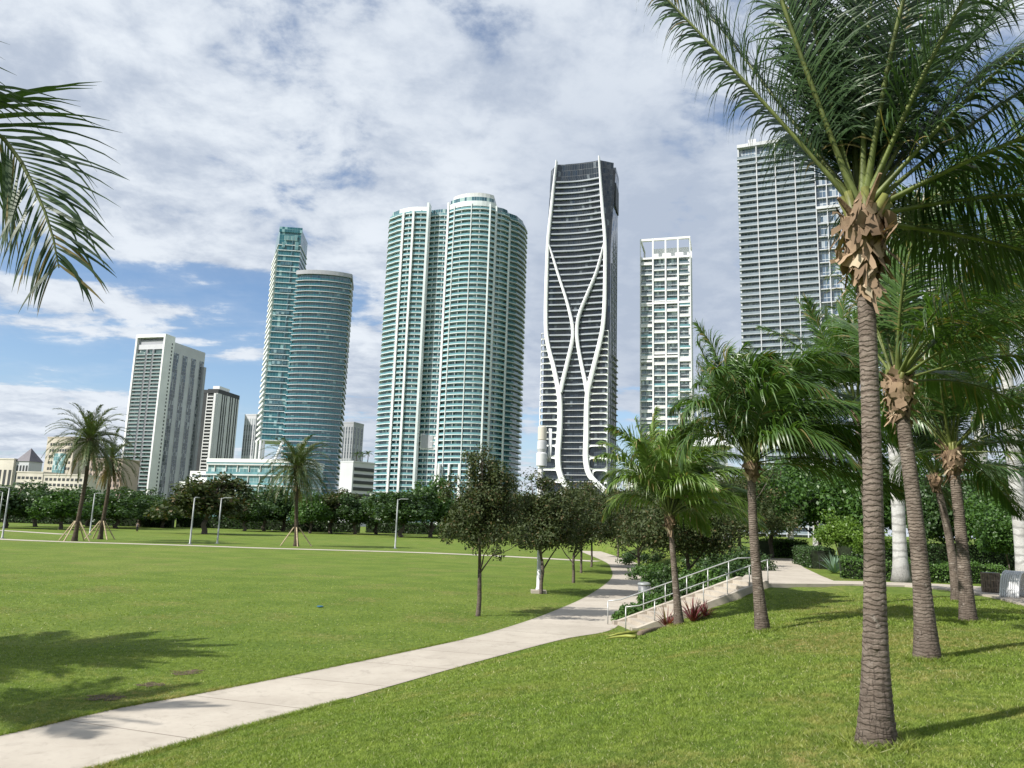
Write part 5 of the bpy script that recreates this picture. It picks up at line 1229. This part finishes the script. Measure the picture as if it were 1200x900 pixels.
def blades(name, label, cat, loc, n, Ln, w, mt, seed, up=(35, 85), group=None, bend=.6):
    rng = np.random.default_rng(seed); T = thing(name, label, cat, loc, 0, group); V = []; F4 = []
    for i in range(n):
        a = rng.random()*2*pi; e = radians(up[0]+(up[1]-up[0])*rng.random()); q = np.array([cos(a)*cos(e), sin(a)*cos(e), sin(e)]); cur = np.array([cos(a), sin(a), 0])*.04
        s_ = np.array([-sin(a), cos(a), 0]); l = Ln*(.6+.5*rng.random()); o_ = len(V)
        for j in range(6):
            hw = w*.5*(1, 1.1, 1.0, .8, .5, .04)[j]; V += [cur-s_*hw, cur+s_*hw]; q = q+np.array([0, 0, -1])*bend*j/12; q /= np.linalg.norm(q); cur = cur+q*l/5
        F4 += [(o_+2*j, o_+2*j+1, o_+2*j+3, o_+2*j+2) for j in range(5)]
    link('leaf_rosette', fast_mesh('leaf_rosette', np.array(V), np.array(F4), M[mt]), T)
    MB().lathe([(.05, -.08), (.06, .05), (.03, .14)], 8).build('stem', M['bark'], T); return T
pr = ground_at(812, 728, .9); blades('spiky_plant', 'dark red spiky plant right of the bright palm trunk, against the stairs', 'plant', pr, 60, 1.0, .05, 'red', 1, (15, 80))
pr = ground_at(782, 734, .7); blades('spiky_plant', 'dark red spiky plant left of the bright palm trunk, over the bottom steps', 'plant', pr, 42, .85, .045, 'red', 2, (15, 75))
pr = ground_at(826, 722, 1.0); blades('spiky_plant', 'smaller dark red spiky plant at the right end of the pair by the stairs', 'plant', pr, 30, .7, .045, 'red', 3, (15, 80))
q_ = hp(978, 672); blades('rosette_plant', 'pale blue green rosette plant behind the clipped hedge', 'plant', (q_[0], q_[1], ZPL), 60, 1.1, .1, 'agave', 4, (20, 85))

# ------------------------------------------------------------------ park furniture
def lamp(label, px, py, h, rz, seed=0, d=None):
    p = at_z(px, py); T = thing('street_lamp', label, 'lamp post', (p[0], p[1], 0), rz, 'slim grey lamp posts on the lawn')
    MB().lathe([(.16, 0), (.16, .12), (.11, .16), (.10, h*.5), (.075, h)], 12).build('post', M['steel'], T, True)
    MB().tube([(0, 0, h-.12), (.35, 0, h+.02), (.6, 0, h+.06)], .05, 8).build('arm', M['steel'], T, True)
    b = MB(); b.prism([(.45, -.16), (1.35, -.13), (1.45, 0), (1.35, .13), (.45, .16)], h+.02, h+.13); hd = b.build('lamp_head', M['steel'], T)
    MB().box(.6, 1.25, -.1, .1, h-.005, h+.018).build('lens', M['white'], hd)
    MB().box(-.25, .25, -.25, .25, -.02, .05).build('base_plate', M['steel'], T)
    return T
lamp('lamp post at the far left edge, the nearer of the pair', 2.5, 631, 6.2, pi, 0)
lamp('lamp post at the far left edge, the farther of the pair', -3, 619.5, 6.6, pi, 0)
lamp('lamp post between the two left date palms', 105, 627, 6.4, 0)
lamp('left of the two lamp posts under the broad spreading olive tree', 222.5, 638, 5.7, pi/2)
lamp('right of the two lamp posts under the broad spreading olive tree', 254.5, 637, 5.9, 0)
lamp('lamp post below the teal balcony tower, beyond the far path', 463, 643, 6.5, 0)
# tall antenna pole
p = at_z(631, 695); T = thing('antenna_pole', 'tall white pole topped with stacked cylindrical antennas, between the first two young trees', 'pole', (p[0], p[1], 0))
MB().box(-.42, .42, -.42, .42, -.05, .16).build('base_plate', M['plaza'], T)
MB().lathe([(.16, .16), (.16, .25), (.12, .3), (.115, 6.9), (.13, 7.0)], 14).build('pole', M['whitemetal'], T, True)
hz0 = 6.95
MB().lathe([(.13, hz0), (.30, hz0+.05), (.31, hz0+.75), (.25, hz0+.8)], 24).build('antenna_drum', M['whitemetal'], T)
MB().lathe([(.22, hz0+.8), (.28, hz0+1.0), (.27, hz0+1.45), (.2, hz0+1.5)], 24).build('antenna_drum', M['ltgrey'], T)
MB().lathe([(.2, hz0+1.5), (.25, hz0+1.53), (.25, hz0+2.25), (.2, hz0+2.32)], 24).build('antenna_drum', M['cream'], T)
for s_ in (0, 1): MB().tube([(.34+.12*s_, 0, hz0+.3), (.42+.1*s_, 0, hz0+.9), (.42+.08*s_, 0, hz0+2.2)], .055, 8).build('antenna_rod', M['whitemetal'], T, True)
MB().tube([(.2, 0, hz0+.55), (.45, 0, hz0+.6)], .04, 6).build('bracket', M['steel'], T)
# bins
p = at_z(755, 703); T = thing('litter_bin', 'grey round metal litter bin at the edge of the path by the stairs', 'bin', (p[0], p[1], .012))
b = MB(); b.lathe([(.29, .03), (.30, .05), (.33, .78)], 20); b.build('body', M['binmetal'], T, True)
MB().lathe([(.35, .74), (.36, .78), (.34, .84), (.2, .9), (.19, .86)], 20).build('lid', M['steel'], T, True)
MB().lathe([(.27, 0), (.27, .035)], 16).build('foot', M['black'], T)
p = at_z(1162, 694, ZP); T = thing('litter_bin', 'brown slatted round bin beside the white arched bench', 'bin', (p[0], p[1], ZP))
b = MB()
for k in range(22):
    a = 2*pi*k/22; u_ = (cos(a), sin(a), 0); b.obox((cos(a)*(.30), sin(a)*.30, .36), [u_, (-sin(a), cos(a), 0), (0, 0, 1)], .012, .034, .34)
b.build('slats', M['binbrown'], T); MB().lathe([(.285, .02), (.285, .7)], 20).build('liner', M['binmetal'], T, True)
b = MB()
for z in (.14, .4, .64): b.lathe([(.317, z), (.322, z+.01), (.322, z+.03), (.317, z+.04)], 22)
b.build('hoop', M['binbrown'], T)
# arched white bench
q0 = at_z(1192, 700, ZP); T = thing('arched_bench', 'white arched slatted metal bench beside the brown bin at the right edge', 'bench', (q0[0], q0[1], ZP), radians(28))
arc_ = [(-.47, .0), (-.40, .3), (-.30, .62), (-.16, .80), (.02, .84), (.2, .74), (.36, .48), (.52, .12), (.56, 0)]
A_ = resample(np.array(arc_), 30)
for k, y in enumerate(np.linspace(-.28, .28, 9)):
    MB().tube([(q[0], y, q[1]) for q in A_], .038 if k in (0, 8) else .03, 6).build('slat', M['whitemetal'], T, True)
for x, z in (A_[4], A_[12], A_[17], A_[25]): MB().tube([(x, -.28, z-.02), (x, .28, z-.02)], .028, 6).build('cross_bar', M['whitemetal'], T, True)
# small dark wire seat by the hedge
q0 = hp(968, 668); T = thing('wire_chair', 'small dark wire chair by the dark clipped hedge on the upper walk', 'chair', (q0[0], q0[1], ZP), .5)
MB().box(-.25, .25, -.25, .25, .43, .46).build('seat', M['black'], T)
b = MB()
for k in range(6): b.tube([(-.24+k*.096, .25, .45), (-.24+k*.096, .3, .9)], .012, 5)
b.tube([(-.25, .3, .9), (.25, .3, .9)], .016, 6); b.build('backrest', M['black'], T)
for x in (-.23, .23):
    for y in (-.23, .23): MB().tube([(x, y, 0), (x, y, .44)], .015, 6).build('leg', M['black'], T)
# fallen palm stalks on the grass
def stalk(label, pa_, pb_, r, mat, zg):
    a, c = ground_at(*pa_, zg), ground_at(*pb_, zg); a = np.array(a)+[0, 0, .05]; c = np.array(c)+[0, 0, .07]
    T = thing('fallen_palm_stalk', label, 'palm stalk', tuple(a), 0, None); v = c-a
    MB().tube([(0, 0, 0), v*.3+np.array([0, 0, .04]), v*.7+np.array([0, 0, .03]), v], [r*1.5, r*1.2, r*.9, r*.4], 8).build('stalk', M[mat], T, True)
    n_ = np.cross(v/np.linalg.norm(v), [0, 0, 1]); w_ = r*2.2
    MB().face([n_*-w_, n_*w_, v*.22+n_*r, v*.22-n_*r]).face([n_*-w_-np.array([0,0,.02]), v*.22-n_*r-np.array([0,0,.02]), v*.22+n_*r-np.array([0,0,.02]), n_*w_-np.array([0,0,.02])]).build('stalk_base', M[mat], T)
stalk('upper of two yellow green fallen palm stalks at the foot of the stairs', (748, 743.5), (713, 748.5), .04, 'freshfrond', .2)
stalk('lower of two yellow green fallen palm stalks at the foot of the stairs', (745, 748.5), (710, 751.5), .035, 'freshfrond', .15)
stalk('dry dark red fallen palm stalk lying towards the spiky plants', (750, 745), (790, 736.5), .06, 'binbrown', .3)
# flying disc on the lawn
p = at_z(375, 711.7); T = thing('flying_disc', 'small blue plastic disc lying on the lawn', 'disc', (p[0], p[1], .03)); MB().lathe([(.02, .03), (.12, .03), (.138, .015), (.14, 0), (.13, -.005)][::-1], 18).build('rim', M['blue'], T, True)
# a person far off by the hedge
p = at_z(160.5, 623.0); T = thing('person', 'person in dark clothes standing far off on the lawn near the hedge', 'person', (p[0], p[1], 0))
def skin_body(T, name, verts, edges, rad, mat):
    me = bpy.data.meshes.new(name); me.from_pydata(verts, edges, []); o_ = link(name, me, T); me.materials.append(mat)
    m_ = o_.modifiers.new('skin', 'SKIN'); 
    for v_, r_ in zip(me.skin_vertices[0].data, rad): v_.radius = (r_, r_)
    me.skin_vertices[0].data[0].use_root = True
    o_.modifiers.new('sub', 'SUBSURF').levels = 1; return o_
vs = [(0, 0, .95), (0, 0, 1.2), (0, 0, 1.42), (0, 0, 1.52), (0, -.02, 1.64), (0, 0, 1.74), (-.19, 0, 1.40), (-.25, 0, 1.12), (-.24, -.06, .86), (.19, 0, 1.40), (.25, 0, 1.12), (.24, -.06, .86), (-.10, 0, .9), (-.11, 0, .5), (-.11, 0, .08), (-.11, -.13, .03), (.10, 0, .9), (.12, .02, .5), (.13, .05, .08), (.13, -.08, .03)]
es = [(0, 1), (1, 2), (2, 3), (3, 4), (4, 5), (2, 6), (6, 7), (7, 8), (2, 9), (9, 10), (10, 11), (0, 12), (12, 13), (13, 14), (14, 15), (0, 16), (16, 17), (17, 18), (18, 19)]
skin_body(T, 'body', vs, es, [.15, .14, .15, .06, .10, .08, .065, .05, .04, .065, .05, .04, .095, .07, .05, .04, .095, .07, .05, .04], M['skin'])
b = MB(); b.lathe([(.17, .86), (.185, 1.0), (.18, 1.2), (.20, 1.38), (.10, 1.47)], 12); b.build('shirt', M['cloth'], T, True)
for x in (-.105, .115): MB().lathe([(.075, .12), (.09, .5), (.115, .86), (.10, .93)], 10, (x, 0.005)).build('trousers', M['black'], T, True)
MB().lathe([(.112, 1.67), (.115, 1.73), (.09, 1.81), (.03, 1.84)], 10, (0, .01)).build('hair', M['black'], T, True)

# ------------------------------------------------------------------ grass
def grass_patch(rng, pts, h, w):
    n = len(pts); z = tz(pts[:, 0], pts[:, 1]); a = rng.random(n)*2*pi; ln = rng.normal(size=(n, 2))*.85
    hh = h*(.5+.9*rng.random(n)); b0 = np.stack([pts[:, 0], pts[:, 1], z-.004], -1)
    dx = np.stack([np.cos(a), np.sin(a), np.zeros(n)], -1)*w[:, None]*.5
    top = b0+np.stack([ln[:, 0]*hh, ln[:, 1]*hh, hh], -1)
    return np.stack([b0-dx, b0+dx, top], 1).reshape(-1, 3)
rng = np.random.default_rng(9); VV = []
def in_view(x, y, pad=.06): return (np.abs(x) < y*(.667+pad)+.4)
def scatter(n, x0, x1, y0, y1): return np.stack([x0+(x1-x0)*rng.random(n), y0+(y1-y0)*rng.random(n)], -1)
for (n, y0, y1, h, w) in [(420000, 4.6, 9.5, .026, .010), (320000, 9.5, 16, .03, .015), (240000, 16, 30, .04, .025)]:
    P = scatter(n, -y1*.74, y1*.74, y0, y1)
    s = poly_sdist(P[:, 0], P[:, 1], PATH_R); u = (P[:, 0]-ST_O[0])*E1[0]+(P[:, 1]-ST_O[1])*E1[1]; v = (P[:, 0]-ST_O[0])*E2[0]+(P[:, 1]-ST_O[1])*E2[1]
    ok = (s > .02) & in_view(P[:, 0], P[:, 1]) & ~((u > -.5) & (v > -1.3)) & ~((P[:, 1] > 28.6-.62*np.maximum(P[:, 0]-12.3, 0)) & (P[:, 0] > 9.6))
    P = P[ok]
    cl_ = np.sin(P[:, 0]*3.1+np.sin(P[:, 1]*2.3)*1.4)*np.sin(P[:, 1]*3.7+np.sin(P[:, 0]*1.9)*1.2)
    VV.append(grass_patch(rng, P, h*(1+.35*cl_), np.full(len(P), w)))
for (bx, by, _z), rb_ in ((b1, .20), (b2, .22), (b3, .2), (b4, .2), (b5, .22), (b6, .2)):   # longer tufts the mower cannot reach round each trunk
    n = 900; a = rng.random(n)*2*pi; r = rb_+np.abs(rng.normal(size=n))*.09; P = np.stack([bx+np.cos(a)*r, by+np.sin(a)*r], -1); VV.append(grass_patch(rng, P, np.full(n, .075), np.full(n, .009+.0006*by)))
V = np.concatenate(VV); tag(link('grass', fast_mesh('grass', V, np.arange(len(V)).reshape(-1, 3), M['grass'])), kind='stuff')
VV = []
for (n, y0, y1, h, w) in [(170000, 12, 22, .035, .014), (200000, 22, 60, .045, .03)]:
    P = scatter(n, -y1*.74, y1*.3, y0, y1); s = poly_sdist(P[:, 0], P[:, 1], PATH_L); P = P[(s < -.02) & in_view(P[:, 0], P[:, 1]) & (rng.random(len(P)) < np.clip((56-P[:, 1])/30, 0, 1))]
    VV.append(grass_patch(rng, P, np.full(len(P), h), np.full(len(P), w)))
# taller fringe the mower leaves along the path
Lr = resample(PATH_L[1:9], 26000); P = Lr+np.stack([-np.abs(rng.normal(size=len(Lr)))*.09+.035, np.abs(rng.normal(size=len(Lr)))*.05], -1); VV.append(grass_patch(rng, P, np.full(len(P), .065), np.full(len(P), .014)))
Lr = resample(PATH_R[1:7], 24000); P = Lr+np.stack([np.abs(rng.normal(size=len(Lr)))*.09-.035, -np.abs(rng.normal(size=len(Lr)))*.05], -1); VV.append(grass_patch(rng, P, np.full(len(P), .055), np.full(len(P), .012)))
V = np.concatenate(VV); tag(link('lawn_grass', fast_mesh('lawn_grass', V, np.arange(len(V)).reshape(-1, 3), M['grass'])), kind='stuff')
